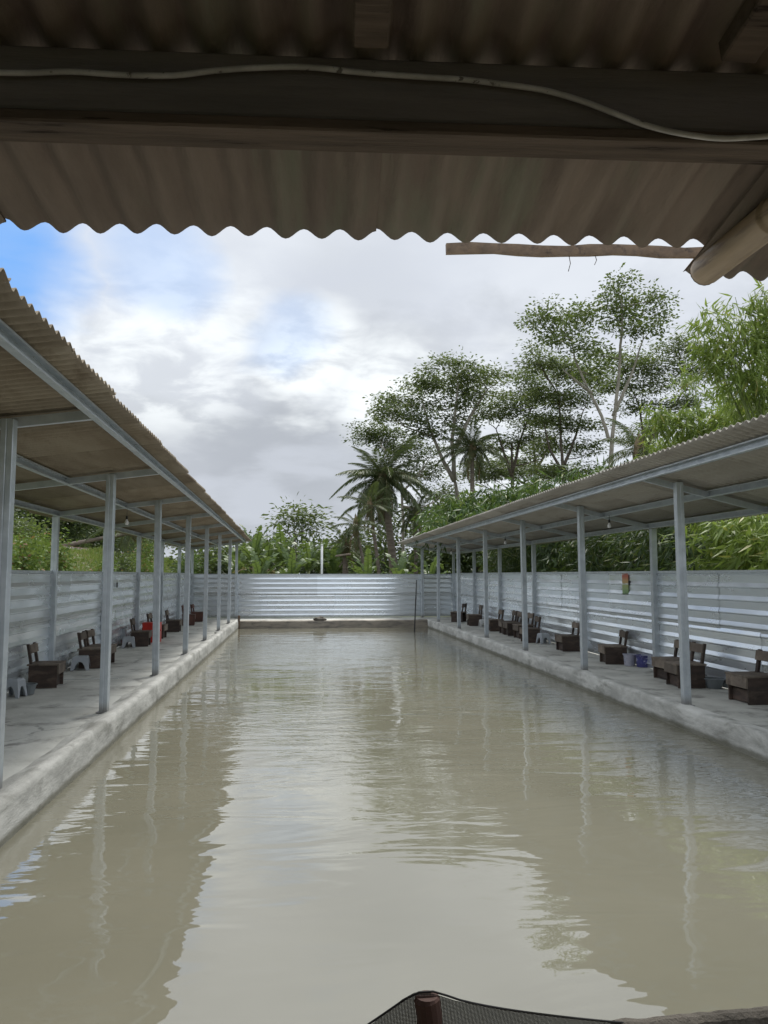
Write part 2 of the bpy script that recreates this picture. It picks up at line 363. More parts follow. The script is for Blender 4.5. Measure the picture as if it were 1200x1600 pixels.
# ------------------------------------------------------------------ shelters
def shelter(side, label, x_post, x_fence, z_post, z_rear, e0, e1, y0, y1, posts, rear_posts, purl, m):
    # side +1: pool lies toward +x of the posts (left shelter); e0/e1: (x, z) of roof edge near / far
    t = thing('open_shelter', label, 'shelter', (x_post, posts[0], 0))
    O = Vector((x_post, posts[0], 0)); s = side
    def P(x, y, z): return Vector((x, y, z)) - O
    tx = lambda y: (y - y0) / (y1 - y0)
    # steel posts (two channels face to face)
    def post_mesh(h):
        mb = MB()
        for q in (-1, 1):
            mb.box((q * .0232, 0, h / 2), (.0425, .084, h), bev=.004)
        mb.box((0, 0, h / 2), (.018, .076, h - .01)); return mb.mesh('post', galv)
    fm = post_mesh(z_post + .02)
    for y in posts: obj('post', fm, t, P(x_post, y, 0), (R(random.uniform(-.45, .45)), R(random.uniform(-.45, .45)), R(random.uniform(-4, 4))))
    rm = post_mesh(z_rear + .01)
    for y in rear_posts: obj('post', rm, t, P(x_fence + s * .05, y, 0))
    # base plates
    bpmb = MB().box((0, 0, .004), (.15, .12, .008), bev=.002).mesh('base_plate', galv)
    for y in posts: obj('base_plate', bpmb, t, P(x_post, y, .008))
    # roof plane: from edge (ex,ez) to rear
    def edge(y): f = tx(y); return e0[0] + (e1[0] - e0[0]) * f, e0[1] + (e1[1] - e0[1]) * f
    zr = z_rear + .10
    def zroof(x, y): ex, ez = edge(y); return ez + (zr - ez) * (x - ex) / (x_fence - ex)
    def cchan(a, b, w, h, lip=.013, flip=1):
        mb = MB(); a, b = Vector(a), Vector(b); d = (b - a).normalized(); sx = d.cross(Vector((0, 0, 1))).normalized() * flip; up = Vector((0, 0, 1))
        mb.bar(a, b, .004, h); off = sx * (w / 2)
        mb.bar(a + off + up * (h / 2 - .0015), b + off + up * (h / 2 - .0015), w, .004); mb.bar(a + off - up * (h / 2 - .0015), b + off - up * (h / 2 - .0015), w, .004)
        o2 = sx * w
        mb.bar(a + o2 + up * (h / 2 - lip / 2), b + o2 + up * (h / 2 - lip / 2), .004, lip); mb.bar(a + o2 - up * (h / 2 - lip / 2), b + o2 - up * (h / 2 - lip / 2), .004, lip)
        return mb
    ycuts = [y0 + .02] + [y0 + (y1 - y0) * k / 5 for k in range(1, 5)] + [y1 - .02]
    for fx in purl:                         # fraction from edge to fence
        for k in range(5):
            def pp(y):
                ex, ez = edge(y); x = ex + (x_fence - ex) * fx; return Vector((x, y, zroof(x, y) - AMP - .043))
            a, b = pp(ycuts[k]), pp(ycuts[k + 1]); dz = random.uniform(-.006, .006)
            (cchan(a - O + Vector((0, .004, dz)), b - O - Vector((0, .004, 0)), .045 * (1 if fx > .15 else 1.1), .078 if fx > .15 else .085, flip=(1 if s > 0 else -1))).build('purlin', galv, t)
    for y in posts:
        ex, ez = edge(y); xa = ex + (x_fence - ex) * purl[0] - s * .0; xb = x_fence + s * .02
        a = Vector((xa, y + .05, zroof(xa, y) - AMP - .052)); b = Vector((xb, y + .05, zroof(xb, y) - AMP - .052))
        cchan(a - O, b - O, .042, .07, flip=s).build('rafter', galv, t)
    # sheets
    wv = 10; width = wv * PITCH_W; n = int((y1 - y0) / width); lenm = {}
    for k in range(n + 1):
        ya = y0 + k * width; ex, ez = edge(ya); L = abs(x_fence - ex) + .22
        ang = math.atan2(zr - ez, abs(x_fence - ex))
        key = round(L, 1)
        if key not in lenm: lenm[key] = corr_mesh('roof_sheet', wv + .8, math.hypot(key, key * math.tan(ang)), m)
        # local x -> world +y ; local y -> world away from the pool, sloping
        o = obj('roof_sheet', lenm[key], t)
        yv = Vector((-s * math.cos(ang), 0, math.sin(ang))); xv = Vector((0, 1, 0)); zv = xv.cross(yv)
        flipz = zv.z < 0
        if flipz: zv = -zv
        M = Matrix((xv, yv, zv)).transposed().to_4x4()
        if flipz:   # keep right-handed: mirror x and start from the far side
            xv = -xv; M = Matrix((xv, yv, xv.cross(yv))).transposed().to_4x4(); ya += width
        jx = random.uniform(-.012, .012); jz = random.uniform(-.004, .004)
        M.translation = P(ex + jx, ya + random.uniform(-.006, .006), ez + jz + .0)
        o.matrix_local = M @ Matrix.Rotation(R(random.uniform(-.25, .25)), 4, 'X')
    return t

postsL = [2.65 + 3.08 * k for k in range(8)] + [27.15]
postsR = [5.40, 8.5, 11.65, 14.75, 17.85, 20.95, 24.05, 27.12]
shelter(1, 'open shelter with steel posts and brown corrugated roof along the left of the pond', PLx, XFL, 2.60, 2.36,
        (-1.26, 2.775), (-1.66, 2.745), 2.3, 27.6, postsL, [p + .12 for p in postsL[:-1]] + [27.3], (.085, .53, .965), acsheet)
shelter(-1, 'open shelter with steel posts and paler corrugated roof along the right of the pond', PRx, XFR, 2.56, 2.215,
        (3.78, 2.80), (3.66, 2.66), 3.0, 27.6, postsR, [p - .05 for p in postsR[:-1]] + [27.25], (.15, .58, .965), acsheetR)

# ------------------------------------------------------------------ fences of horizontal ribbed zinc sheets
def panel(L, H, dent, x0, z0, m):
    prof = []; z = 0.0; per = .168
    k = 0
    while k * per < H - .02:
        b = k * per
        for dz, dy in ((0, 0), (.042, 0), (.055, .020), (.066, .020), (.118, .001)):
            if b + dz < H: prof.append((b + dz, dy))
        k += 1
    prof.append((H, 0)); n = max(2, int(L / .13)); mb = MB(); K = len(prof)
    for i in range(n + 1):
        x = L * i / n
        for z, dy in prof:
            low = max(0, 1 - (z + z0) / .5) if dent > .5 else .4
            y = dy + dent * (.010 * nz((x + x0, 0, (z + z0) * .7), 1.7) + .022 * low * nz((x + x0, 3, (z + z0) * 2), 4))
            mb.v.append((x, y, z + dent * low * .016 * nz((x + x0, 7, 0), 4)))
        if i:
            for j in range(K - 1): a = (i - 1) * K + j; mb.f.append((a, a + K, a + K + 1, a + 1))
    return mb.mesh('sheet_panel', m, False)
def fence(label, a, b, cuts, dent, m, H=1.53, inward=1):
    a, b = Vector(a), Vector(b); d = (b - a); L = d.length; rz = math.atan2(d.y, d.x)
    t = thing('metal_fence', label, 'fence', a, rz)
    off = 0
    for row, (z0, h) in enumerate(((.0, .80), (.765, H - .765))):
        c = [0] + [q for q in cuts[row] if q < L - .4] + [L]
        for k in range(len(c) - 1):
            me = panel(c[k + 1] - c[k] + (.05 if k < len(c) - 2 else 0), h, dent, c[k], z0, m)
            o = obj('sheet_panel', me, t, (c[k], inward * (row * .009 + (k % 2) * .004), z0 + .01 + random.uniform(-.004, .004)), (R(random.uniform(-.3, .3)), 0, 0))
            if inward < 0: o.scale = (1, -1, 1)
    MB().bar((0, inward * .012, H + .012), (L, inward * .012, H + .012), .045, .035).build('top_rail', galv, t)
    return t
random.seed(3)
fence('worn zinc sheet fence with dented lower edge behind the left row of chairs', (XFL, 1.3, 0), (XFL, YF, 0), ([1.9 + 3.08 * k + (.7 if k % 3 == 1 else 0) for k in range(9)], [1.5 + 3.08 * k + (.9 if k % 2 else 0) for k in range(9)]), 1.0, sheetL, inward=-1)
fence('bluish zinc sheet fence behind the right row of chairs', (XFR, 1.3, 0), (XFR, YF, 0), ([1.4 + 3.1 * k + (1.1 if k % 2 else 0) for k in range(9)], [2.3 + 3.1 * k + (.5 if k % 2 else 0) for k in range(9)]), .35, sheetR, inward=1)
fence('shiny zinc sheet fence closing the far end of the pond', (XFL + .03, YF, 0), (XFR - .03, YF, 0), ([2.4, 4.9, 7.3], [1.7, 4.3, 6.8]), .25, sheetR, H=1.5, inward=-1)

# ------------------------------------------------------------------ hut over the camera (turned a little from the pond's axis)
HR = R(-3.2)
def hut():
    t = thing('hut_roof', 'dark hut roof of old corrugated sheets on a heavy beam, above the viewer', 'hut', (0, 0, 0), HR)
    sl = .17; a = math.atan(sl)
    # sheets run from the front edge back over the camera
    me = corr_mesh('roof_sheet', 10.8, 3.0, achut, rows=6, ragged=.012)
    for k in range(-4, 2):
        x = k * 1.05 + .10
        z = 2.478 - (0.0 if k < 0 else 0) + random.uniform(-.003, .003); y = 2.157
        yaw = 0
        if k == 1: z -= .055; y += .10
        o = obj('roof_sheet', me, t)
        yv = Vector((0, -math.cos(a), math.sin(a))); xv = Vector((-1, 0, 0)); zv = xv.cross(yv)
        M = Matrix((xv, yv, zv)).transposed().to_4x4(); M.translation = (x + 1.05, y, z)
        o.matrix_local = M
    me2 = corr_mesh('roof_sheet', 10.8, 3.0, achut, rows=2)  # unseen rear sheets, added behind the viewer to darken the underside
    for k in range(-4, 2):
        o = obj('roof_sheet', me2, t); yv = Vector((0, -math.cos(a), math.sin(a))); xv = Vector((-1, 0, 0)); zv = xv.cross(yv)
        M = Matrix((xv, yv, zv)).transposed().to_4x4(); M.translation = (k * 1.05 + .10 + 1.05, 2.157 - 2.75, 2.478 + 2.75 * sl + .05); o.matrix_local = M
    # big beam across
    b = MB(); b.bar((-3.9, 1.532, 2.495), (3.3, 1.532, 2.495), .064, .135, bev=.006); b.build('beam', darkwood, t)
    b = MB(); b.bar((-3.9, 1.538, 2.414), (3.3, 1.538, 2.414), .084, .026, bev=.004); b.build('batten', huttim, t)
    # rafters under the sheets on the near side
    for x, dx, w in ((-.71, -.0, .075), (.055, .0, .07), (.80, .14, .075), (-1.7, 0, .07), (2.1, .2, .07)):
        b = MB(); z0 = 2.478 + sl * (2.157 - 1.44) - .043
        b.bar((x, 1.44, z0), (x + dx, -1.2, z0 + sl * 2.64), w, .048, bev=.004); b.build('rafter', huttim, t)
    b = MB(); b.bar((.45, 1.17, 2.478 + sl * .98 - .05), (3.2, 1.15, 2.478 + sl * 1.0 - .05), .05, .045, bev=.003); b.build('batten', darkwood, t)
    b = MB(); b.bar((-3.9, -.9, 2.478 + sl * 3.05 - .15), (3.3, -.9, 2.478 + sl * 3.05 - .15), .07, .12, bev=.005); b.build('beam', darkwood, t)
    for x in (-3.6, 3.0):
        for y, h in ((1.53, 2.40), (-.9, 2.78)): MB().box((x, y, h / 2 - .1), (.11, .11, h + .2), bev=.006).build('post', oldwood, t)
    # unseen back wall and plank floor, added to keep the hut underside dark
    for k in range(24):
        MB().box((-3.75 + k * .3, -3.0, 1.5), (.285, .022, 3.2), bev=.003).build('unseen_wall_board', oldwood, t)
    for k in range(22):
        MB().box((0, -2.85 + k * .192, -.03), (7.2, .18, .04), bev=.004).build('unseen_floor_board', oldwood, t)
    return t
random.seed(5)
HUT = hut()
HM = Matrix.Rotation(HR, 4, 'Z')
# bamboo pole sticking out under the roof
def bamboo_pole(label, a, b, r, m=bamboo, seg=.38, cat='bamboo pole'):
    a, b = Vector(a), Vector(b); L = (b - a).length; t = thing('bamboo_pole', label, cat, a)
    pts = []; rad = []; d = (b - a) / L; q = 0.0
    pts.append(Vector((0, 0, 0))); rad.append(r * .93)
    while q < L - .05:
        for dq, rr in ((.02, 1.0), (seg * .5, .97), (seg - .02, 1.0), (seg - .006, 1.1), (seg, .94)):
            if q + dq < L: pts.append(d * (q + dq)); rad.append(r * rr)
        q += seg
    MB().tube(pts, rad, 20).build('culm', m, t, smooth=True)
    mb = MB(); u = d.orthogonal().normalized(); w = d.cross(u)
    mb.add([tuple(-d * .002 + (u * math.cos(k * PI / 8) + w * math.sin(k * PI / 8)) * r * .95) for k in range(16)], [tuple(range(16))]); mb.build('cut_end', oldwood, t)
    return t
pe = at_y(1100, 424, 2.16); pn = at_y(1206, 341, 1.80)
dd = (pn - pe).normalized(); bamboo_pole('thick dry bamboo pole jutting out under the hut roof at the right', pe, pe + dd * 3.0, .047, bambool)
# thin bamboo batten across the gap
p1 = at_y(697, 389, 2.20); p2 = at_y(1215, 395, 2.12)
b = MB(); q = (Vector(p2) - Vector(p1)); n = 14
V = []
for i in range(n + 1):
    c = Vector(p1) + q * i / n + Vector((0, 0, .004 * math.sin(i * 1.1))); h = .0165 + .0015 * math.sin(i * 2.3)
    V += [c + Vector((0, -.006, -h)) - Vector(p1), c + Vector((0, .006, -h)) - Vector(p1), c + Vector((0, .009, h)) - Vector(p1), c + Vector((0, -.004, h)) - Vector(p1)]
F = [(i * 4 + k, i * 4 + (k + 1) % 4, i * 4 + 4 + (k + 1) % 4, i * 4 + 4 + k) for i in range(n) for k in range(4)] + [(3, 2, 1, 0), (n * 4, n * 4 + 1, n * 4 + 2, n * 4 + 3)]
b.add(V, F); o = b.build('bamboo_batten', bamboo, loc=p1); tag(o, 'thin split bamboo strip lying level below the edge of the hut roof', 'bamboo strip')
# wisps of fibre hanging from it
for (px, ln) in ((889, .05), (930, .03)):
    p = at_y(px, 399, 2.17); MB().tube([(0, 0, 0), (.004, 0, -ln * .5), (-.003, 0, -ln)], .0012, 4).build('loose_fibre', oldwood, o, loc=Vector(p) - Vector(p1))
# torn sliver by the pole
p = at_y(1110, 372, 2.2); p2 = at_y(1068, 424, 2.22)
b = MB().add([(0, 0, 0), tuple(p2 - p), tuple(p2 - p + Vector((.012, .0, .004))), (.05, 0, .0), (0, .01, 0), tuple(p2 - p + Vector((0, .006, 0))), (.05, .01, 0)], [(0, 1, 2, 3), (4, 6, 5), (0, 4, 5, 1), (3, 2, 5, 6)])
o = b.build('bamboo_splinter', oldwood, loc=p); tag(o, 'dark pointed splinter beside the bamboo pole end', 'splinter')
# cable along the beam face
cp = [(-20, 113), (45, 114), (110, 112), (190, 117), (270, 118), (330, 111), (400, 106), (480, 105), (560, 113), (640, 119), (720, 124), (780, 131), (850, 141), (910, 158), (960, 177), (1010, 196), (1060, 208), (1120, 216), (1170, 215), (1230, 210)]
P = []
for i in range(len(cp) - 1):
    p0 = cp[max(i - 1, 0)]; pa = cp[i]; pb = cp[i + 1]; p3 = cp[min(i + 2, len(cp) - 1)]
    for k in range(4):
        u = k / 4
        f = [0.5 * (2 * pa[c] + (pb[c] - p0[c]) * u + (2 * p0[c] - 5 * pa[c] + 4 * pb[c] - p3[c]) * u * u + (3 * pa[c] - p0[c] - 3 * pb[c] + p3[c]) * u ** 3) for c in (0, 1)]
        r = ray(*f)
        # front face of the beam: plane v = 1.492 in the hut's frame
        nrm = HM.to_3x3() @ Vector((0, 1, 0)); tt = 1.487 / r.dot(nrm); P.append(CAM + r * tt)
o = MB().tube([p - P[0] for p in P], .0058, 8).build('cable', cablem, smooth=True, loc=P[0]); tag(o, 'dusty white cable sagging along the dark beam of the hut', 'cable')

# ------------------------------------------------------------------ low wooden chairs
def make_chair(name='low_chair'):
    t = thing(name, '', 'chair')
    w, d, h = .40, .36, .29
    for s in (-1, 1): MB().box((0, s * (w / 2 - .012), h / 2), (d, .024, h), bev=.003).build('side_panel', chairside, t)
    MB().box((.004, 0, h + .012), (d + .05, w + .02, .022), bev=.003).build('seat', chairtop, t)
    MB().box((d / 2 + .012, 0, h - .058), (.022, w + .004, .118), bev=.003).build('front_rail', chairtop, t)
    MB().box((d / 2 - .05, 0, .078), (.02, w - .055, .14), bev=.002).build('foot_board', chairside, t)
    for s in (-1, 1): MB().bar((-d / 2 + .035, s * (w / 2 - .045), .23), (-d / 2 - .025, s * (w / 2 - .045), .57), .034, .05, bev=.004, up=(0, 1, 0)).build('upright', chairside, t)
    MB().bar((-d / 2 + .012, -w / 2 + .02, .505), (-d / 2 + .012, w / 2 - .02, .505), .022, .115, bev=.003, up=(-.17, 0, 1)).build('back_rail', chairtop, t)
    return t
proto = make_chair(); first = [True]
def chair(px, py, rz, label, group, z=0.0, swap=None):
    p = at_z(px, py, 0.004); p.y += .2; p.x = max(-3.42, min(5.40, p.x))
    if first[0]: o = proto; first[0] = False; o.location = p; o.rotation_euler = (0, 0, R(rz)); o['label'] = label
    else: o = dup(proto, p, R(rz), label)
    o['group'] = group; o.scale = (1,) * 3
    k = random.uniform(.95, 1.05); o.scale = (k, k, random.uniform(.96, 1.05))
    if swap:
        for c in o.children:
            c.data = c.data.copy(); c.data.materials[0] = swap
    return o
random.seed(11)
gl = 'low wooden chairs along the left fence'; gr = 'low wooden chairs along the right fence'
chair(64, 1075.5, 4, 'low brown wooden chair nearest the viewer on the left walkway, beside a grey basin', gl)
chair(141, 1044.5, 2, 'low brown wooden chair just right of a small grey stool on the left walkway', gl)
chair(152, 1039.5, -3, 'low wooden chair close behind another, its light back rail showing above, left walkway', gl)
chair(217, 1010.5, 3, 'low wooden chair standing directly in front of the red crate', gl)
chair(243, 998, -2, 'low wooden chair mostly hidden behind the red crate and a post', gl)
chair(269, 987.7, 2, 'low wooden chair first beyond the red crate on the left walkway', gl)
chair(293, 977.5, 5, 'reddish low wooden chair with dark tall back, next to last on the left walkway', gl, swap=chairred)
chair(308, 971.5, -4, 'reddish low wooden chair farthest away on the left walkway', gl, swap=chairred)
chair(1193, 1101, 180, 'low wooden chair nearest the viewer on the right walkway, cut by the photo edge', gr)
chair(1083, 1075.5, 176, 'low wooden chair between a grey bowl and a front post on the right walkway', gr)
chair(1060, 1064, 183, 'low wooden chair right of the purple blue pail, partly behind a front post', gr)
chair(966, 1038, 172, 'low wooden chair with twisted back, left of the pale lilac pail', gr)
chair(893, 1018, 180, 'low wooden chair standing alone, just right of the small grey stool', gr)
chair(833, 1004.4, 178, 'low wooden chair touching the small grey stool, nearest of a close row of five', gr)
chair(822, 998, 182, 'low wooden chair second nearest of the close row of five on the right', gr)
chair(805, 993.5, 180, 'low wooden chair in the middle of the close row of five on the right', gr)
chair(797, 990.8, 177, 'low wooden chair fourth of the close row of five on the right', gr)
chair(776, 986.5, 181, 'low wooden chair farthest of the close row of five on the right', gr)
chair(744, 978, 176, 'low wooden chair second from the far end of the right walkway', gr)
chair(719, 972, 150, 'low wooden chair turned askew at the far right corner of the fence', gr)

# ------------------------------------------------------------------ stools, pails, basins, crate
def stool(label, px, py, w=.25, h=.21, m=plastic, rz=0):
    t = thing('plastic_stool', label, 'stool', at_z(px, py, .004), R(rz)); g_ = 'small grey plastic stools'; t['group'] = g_
    b = w / 2; tp = b * .78; mb = MB(); N = 12
    for q in range(4):
        M = Matrix.Rotation(q * PI / 2, 3, 'Z')
        for lay in (0, .008):
            V = []; 
            for i in range(N + 1):
                u = -1 + 2 * i / N; a = .62
                zl = 0 if abs(u) > a else h * .62 * math.sqrt(max(0, 1 - (u / a) ** 2))
                if abs(abs(u) - a) < .09: zl = min(zl, h * .1)
                for z in (zl, h - .02, h):
                    k = z / h; e = (b + (tp - b) * k) - lay; x = u * e; ins = .012 if z == h else 0
                    V.append(M @ Vector((x * (1 - ins / e), -(e - ins), z)))
            F = []
            for i in range(N):
                for k in (0, 1): a_ = i * 3 + k; F.append((a_, a_ + 3, a_ + 4, a_ + 1))
            mb.add(V, F)
    mb.build('legs', m, t)
    s = tp - .01; MB().box((0, 0, h - .002), (s * 2, s * 2, .010), bev=.003).build('seat', m, t)
    MB().box((0, 0, h + .003), (.06, .022, .002)).build('grip_hole_shade_plate', plasticd, t)  # dark plate colours in the shade of a hole in the seat
    return t
stool('small grey plastic stool left of a brown chair on the left walkway', 126, 1046, .28, .21, rz=8)
stool('small grey plastic stool nearest the viewer, by the first left front post', 22, 1089, .22, .22, rz=-10)
stool('small grey plastic stool just left of the chair by the red crate', 201, 1012, .27, .22, rz=10)
stool('taller grey plastic stool by the left fence, behind the small one near the red crate', 186, 1009, .33, .36, plastic, rz=5)
stool('small grey plastic stool beside the close row of five chairs on the right', 849, 1005.5, .24, .22, rz=12)
stool('tiny grey plastic stool near the far end of the right walkway', 755, 979, .24, .2, whitep, rz=0)
def tub(name, label, cat, px, py, r0, r1, h, m, handle=False, tilt=0, z=0.004):
    t = thing(name, label, cat, at_z(px, py, z)); t.rotation_euler = (R(tilt), R(tilt * .4), 0)
    MB().lathe([(0, .004), (r0 * .96, .0), (r0, .01), (r0 + (r1 - r0) * .5, h * .5), (r1, h - .012), (r1 + .012, h - .010), (r1 + .012, h), (r1 - .004, h), (r0 + (r1 - r0) * .45, h * .5), (r0 * .94, .012), (0, .012)], 24).build('body', m, t, smooth=False)
    if handle:
        MB().tube([((r1 + .008) * math.cos(a), .35 * (r1) * math.sin(a) * 0 - (r1 * .9) * math.sin(a) * .55, h - .02 - .9 * r1 * math.sin(a) * .8) for a in [k * PI / 10 for k in range(11)]], .003, 5).build('handle', plasticd, t)
    return t
tub('plastic_bowl', 'round grey plastic bowl beside the chair by the right front post', 'bowl', 1116, 1075, .095, .135, .13, plasticd)
tub('plastic_bowl', 'small dark grey bowl beside the nearest chair on the left walkway', 'bowl', 41, 1085, .09, .115, .13, plasticd)
tub('plastic_basin', 'wide grey basin tilted against the left fence behind the nearest chair', 'basin', 29, 1064, .14, .19, .18, plastic, tilt=14, z=.03)
tub('paint_pail', 'pale lilac printed pail left of the purple blue pail', 'pail', 984, 1040, .085, .10, .19, palep, True)
tub('paint_pail', 'purple blue printed pail with white marks between two chairs on the right', 'pail', 1005, 1042, .10, .115, .19, bluep, True)
MB().bar((-.07, .0, .006), (.08, .03, .006), .03, .008).build('wood_offcut', whitep, loc=at_z(1026, 1046)); o = bpy.data.objects['wood_offcut']; tag(o, 'thin white strip lying on the right walkway by the purple blue pail', 'strip')
for k, (px, py) in enumerate(((351, 1043)  ,)):
    mbl = MB().add([(0, 0, 0), (.05, .03, .006), (.11, 0, .003), (.05, -.03, .006)], [(0, 2, 1), (0, 3, 2)]); o = mbl.build('floating_leaf', barkd, loc=at_z(px, py, WL + .004)); o.rotation_euler.z = k * 2; tag(o, 'small dark leaf floating near the left kerb', 'leaf')
o = MB().bar((-.4, 0, .006), (.55, .05, .006), .025, .008).build('thin_strip', whitep, loc=at_z(122, 1062)); tag(o, 'thin pale strip lying on the left walkway in front of the second chair', 'strip')
# red crate
t = thing('red_crate', 'bright red plastic crate on the left walkway behind a low chair', 'crate', at_z(237, 1003, .004), R(2))
w_, d_, h_ = .36, .34, .42
for s in (-1, 1): MB().box((0, s * (d_ / 2), h_ / 2), (w_, .012, h_), bev=.003).build('side', redp, t)
for s in (-1, 1): MB().box((s * (w_ / 2), 0, h_ / 2), (.012, d_, h_), bev=.003).build('side', redp, t)
MB().box((0, 0, h_ + .004), (w_ + .03, d_ + .03, .018), bev=.004).build('lid', redp, t)
MB().box((w_ / 2 + .014, 0, h_ * .62), (.016, .16, .03), bev=.004).build('handle', redp, t)
MB().box((0, -d_ / 2 - .012, h_ * .5), (w_ * .9, .008, .02), bev=.002).build('rib', redp, t)

# ------------------------------------------------------------------ hanging bulbs
bulbg = bpy.data.materials.new('frosted_bulb'); bulbg.use_nodes = True; p_ = bulbg.node_tree.nodes['Principled BSDF']; p_.inputs['Base Color'].default_value = (.75, .76, .76, 1); p_.inputs['Roughness'].default_value = .15; p_.inputs['Coat Weight'].default_value = .5
def bulb(label, px, py, X, drop=.10, grp=None):
    p = at_x(px, py, X); t = thing('light_bulb', label, 'bulb', p, group='unlit bulbs hanging under the shelter roofs')
    MB().lathe([(0, -.052), (.018, -.048), (.028, -.034), (.031, -.018), (.027, .0), (.017, .018), (.013, .034)], 14).build('glass', bulbg, t, True)
    MB().lathe([(0, .084), (.013, .082), (.016, .07), (.016, .034), (.013, .030)], 12).build('socket', black, t)
    MB().tube([(0, 0, .08), (.003, 0, .08 + drop * .5), (0, 0, .09 + drop)], .003, 5).build('cord', black, t)
bulb('unlit bulb hanging under the left shelter roof, nearest the viewer', 198, 815, -2.45)
bulb('unlit bulb under the left shelter roof, second from the viewer', 291, 844, -2.5)
bulb('unlit bulb under the right shelter roof, nearest the viewer', 952, 820, 4.78, .06)
bulb('unlit bulb under the right shelter roof, second from the viewer', 789.5, 847, 4.75, .05)
bulb('unlit bulb under the right shelter roof, farthest away', 705, 863, 4.7, .05)

# ------------------------------------------------------------------ sign, stick, stone, stakes
m = bpy.data.materials.new('faded_printed_plate'); m.use_nodes = True; q = NG(m.node_tree); p = m.node_tree.nodes['Principled BSDF']
co = q.n('ShaderNodeTexCoord').outputs['Object']; z = q.n('ShaderNodeSeparateXYZ', ins={0: co}).outputs[2]; zz_ = q.m('ADD', z, q.m('MULTIPLY', q.noise(co, 18, 3), .06))
cr = q.n('ShaderNodeValToRGB', ins={0: q.mr(zz_, .03, .43, 0, 1, False)}); e = cr.color_ramp; e.interpolation = 'EASE'
while len(e.elements) < 6: e.elements.new(.5)
for el, (ps, c) in zip(e.elements, ((0, (.08, .12, .06)), (.12, (.22, .36, .16)), (.38, (.33, .40, .16)), (.55, (.50, .33, .15)), (.80, (.48, .12, .07)), (1, (.10, .09, .08)))): el.position = ps; el.color = (*c, 1)
q.L(cr.outputs[0], p.inputs['Base Color'])
pS = at_x(977.5, 929, XFR - .03)
t = thing('sign_plate', 'narrow faded red, yellow and green plate hung on the right fence', 'sign', pS)
MB().box((0, 0, .185), (.008, .24, .37), bev=.002).build('plate', m, t)
MB().box((-.004, -.17, .20), (.02, .05, .07), bev=.002).build('bracket', black, t)
pS = at_x(183, 914, XFL + .04); o = MB().box((0, 0, 0), (.02, .06, .10), bev=.002).build('black_clip', black, loc=pS); tag(o, 'small black clip on the left fence near the second post', 'clip')
a = at_z(647.5, 975, 0.0); c = at_y(651, 906, a.y + .1)
o = MB().tube([(0, 0, -.25), ((c - a) * .5) + Vector((.006, 0, 0)), c - a], [.02, .018, .016], 8).build('dark_stick', black, loc=a); tag(o, 'dark stick leaning upright at the far right corner of the pond', 'stick')
mb = MB(); 
import bmesh
def rock(r, sx, sy, sz, sd):
    bm = bmesh.new(); bmesh.ops.create_icosphere(bm, subdivisions=3, radius=1)
    V = [Vector((v.co.x * r * sx, v.co.y * r * sy, v.co.z * r * sz)) * (1 + .35 * nz(v.co, 1.5, sd) + .12 * nz(v.co, 5, sd)) for v in bm.verts]; F = [[v.index for v in f.verts] for f in bm.faces]; bm.free(); return MB().add(V, F)
p = at_y(500, 966, YB + .16); o = rock(.2, 1, .7, .42, 1).build('stone', stone, loc=(p.x, p.y, .06)); tag(o, 'rough brown stone resting on the far end wall of the pond', 'stone')
o = MB().box((0, 0, .05), (.07, .07, .5), bev=.005).build('wooden_stake', oldwood, loc=(-1.83, 25.15, -.1)); tag(o, 'short dark stake at the far left corner of the pond', 'stake')
# lumps of mortar by the post feet and small rubble on the kerb
for i, (px, py, r) in enumerate(((340, 989, .06), (352, 982, .05), (326, 1003, .045))):
    o = rock(r, 1.2, 1, .5, i + 4).build('concrete_lump', kerbm, loc=at_z(px, py, .015)); tag(o, ['middle', 'farthest', 'nearest'][i] + ' of three small concrete lumps beside the far left posts', 'rubble', 'concrete lumps by the left posts')

# ------------------------------------------------------------------ net on a stake in front of the viewer
netm = bpy.data.materials.new('fine_black_net'); netm.use_nodes = True; q = NG(netm.node_tree); p = netm.node_tree.nodes['Principled BSDF']; p.inputs['Base Color'].default_value = (.09, .10, .09, 1); p.inputs['Roughness'].default_value = .7
uv = q.n('ShaderNodeTexCoord').outputs['UV']; sp = q.n('ShaderNodeSeparateXYZ', ins={0: uv})
def strand(c): return q.m('GREATER_THAN', q.m('FRACT', q.m('MULTIPLY', c, 1.0)), .36)
al = q.m('MAXIMUM', strand(sp.outputs[0]), strand(sp.outputs[1])); q.L(al, p.inputs['Alpha'])
stk = at_y(667, 1556, 1.25)
o = thing('bamboo_stake', 'dark bamboo stake poking up at the bottom of the view, net draped over it', 'stake', (stk.x, stk.y, 0))
MB().tube([(0, 0, -.5), (0.004, 0, stk.z - .03), (0.0, 0, stk.z - .005), (0, 0, stk.z)], [.021, .020, .0205, .017], 14).build('culm', chairred, o)
# rail it leans on (outside the view, carries the net)
A = at_y(430, 1690, 1.28); Bp = at_y(1010, 1601, 1.34); Cp = at_y(1300, 1575, 1.4)
npts = 46; mb = MB(); rows = 26
top = []
for i in range(npts + 1):
    x = A.x + (Cp.x - A.x) * i / npts
    if x < stk.x - .03: f = (x - A.x) / (stk.x - .03 - A.x); z = A.z + (stk.z + .0 - A.z) * f ** 1.1; y = A.y + (stk.y - A.y) * f
    elif x < stk.x + .03: z = stk.z + .006; y = stk.y - .0
    elif x < Bp.x: f = (x - stk.x - .03) / (Bp.x - stk.x - .03); z = stk.z + (Bp.z - stk.z) * (f ** .82); y = stk.y + (Bp.y - stk.y) * f
    else: f = (x - Bp.x) / (Cp.x - Bp.x); z = Bp.z + (Cp.z - Bp.z) * f; y = Bp.y + (Cp.y - Bp.y) * f
    top.append(Vector((x, y, z)))
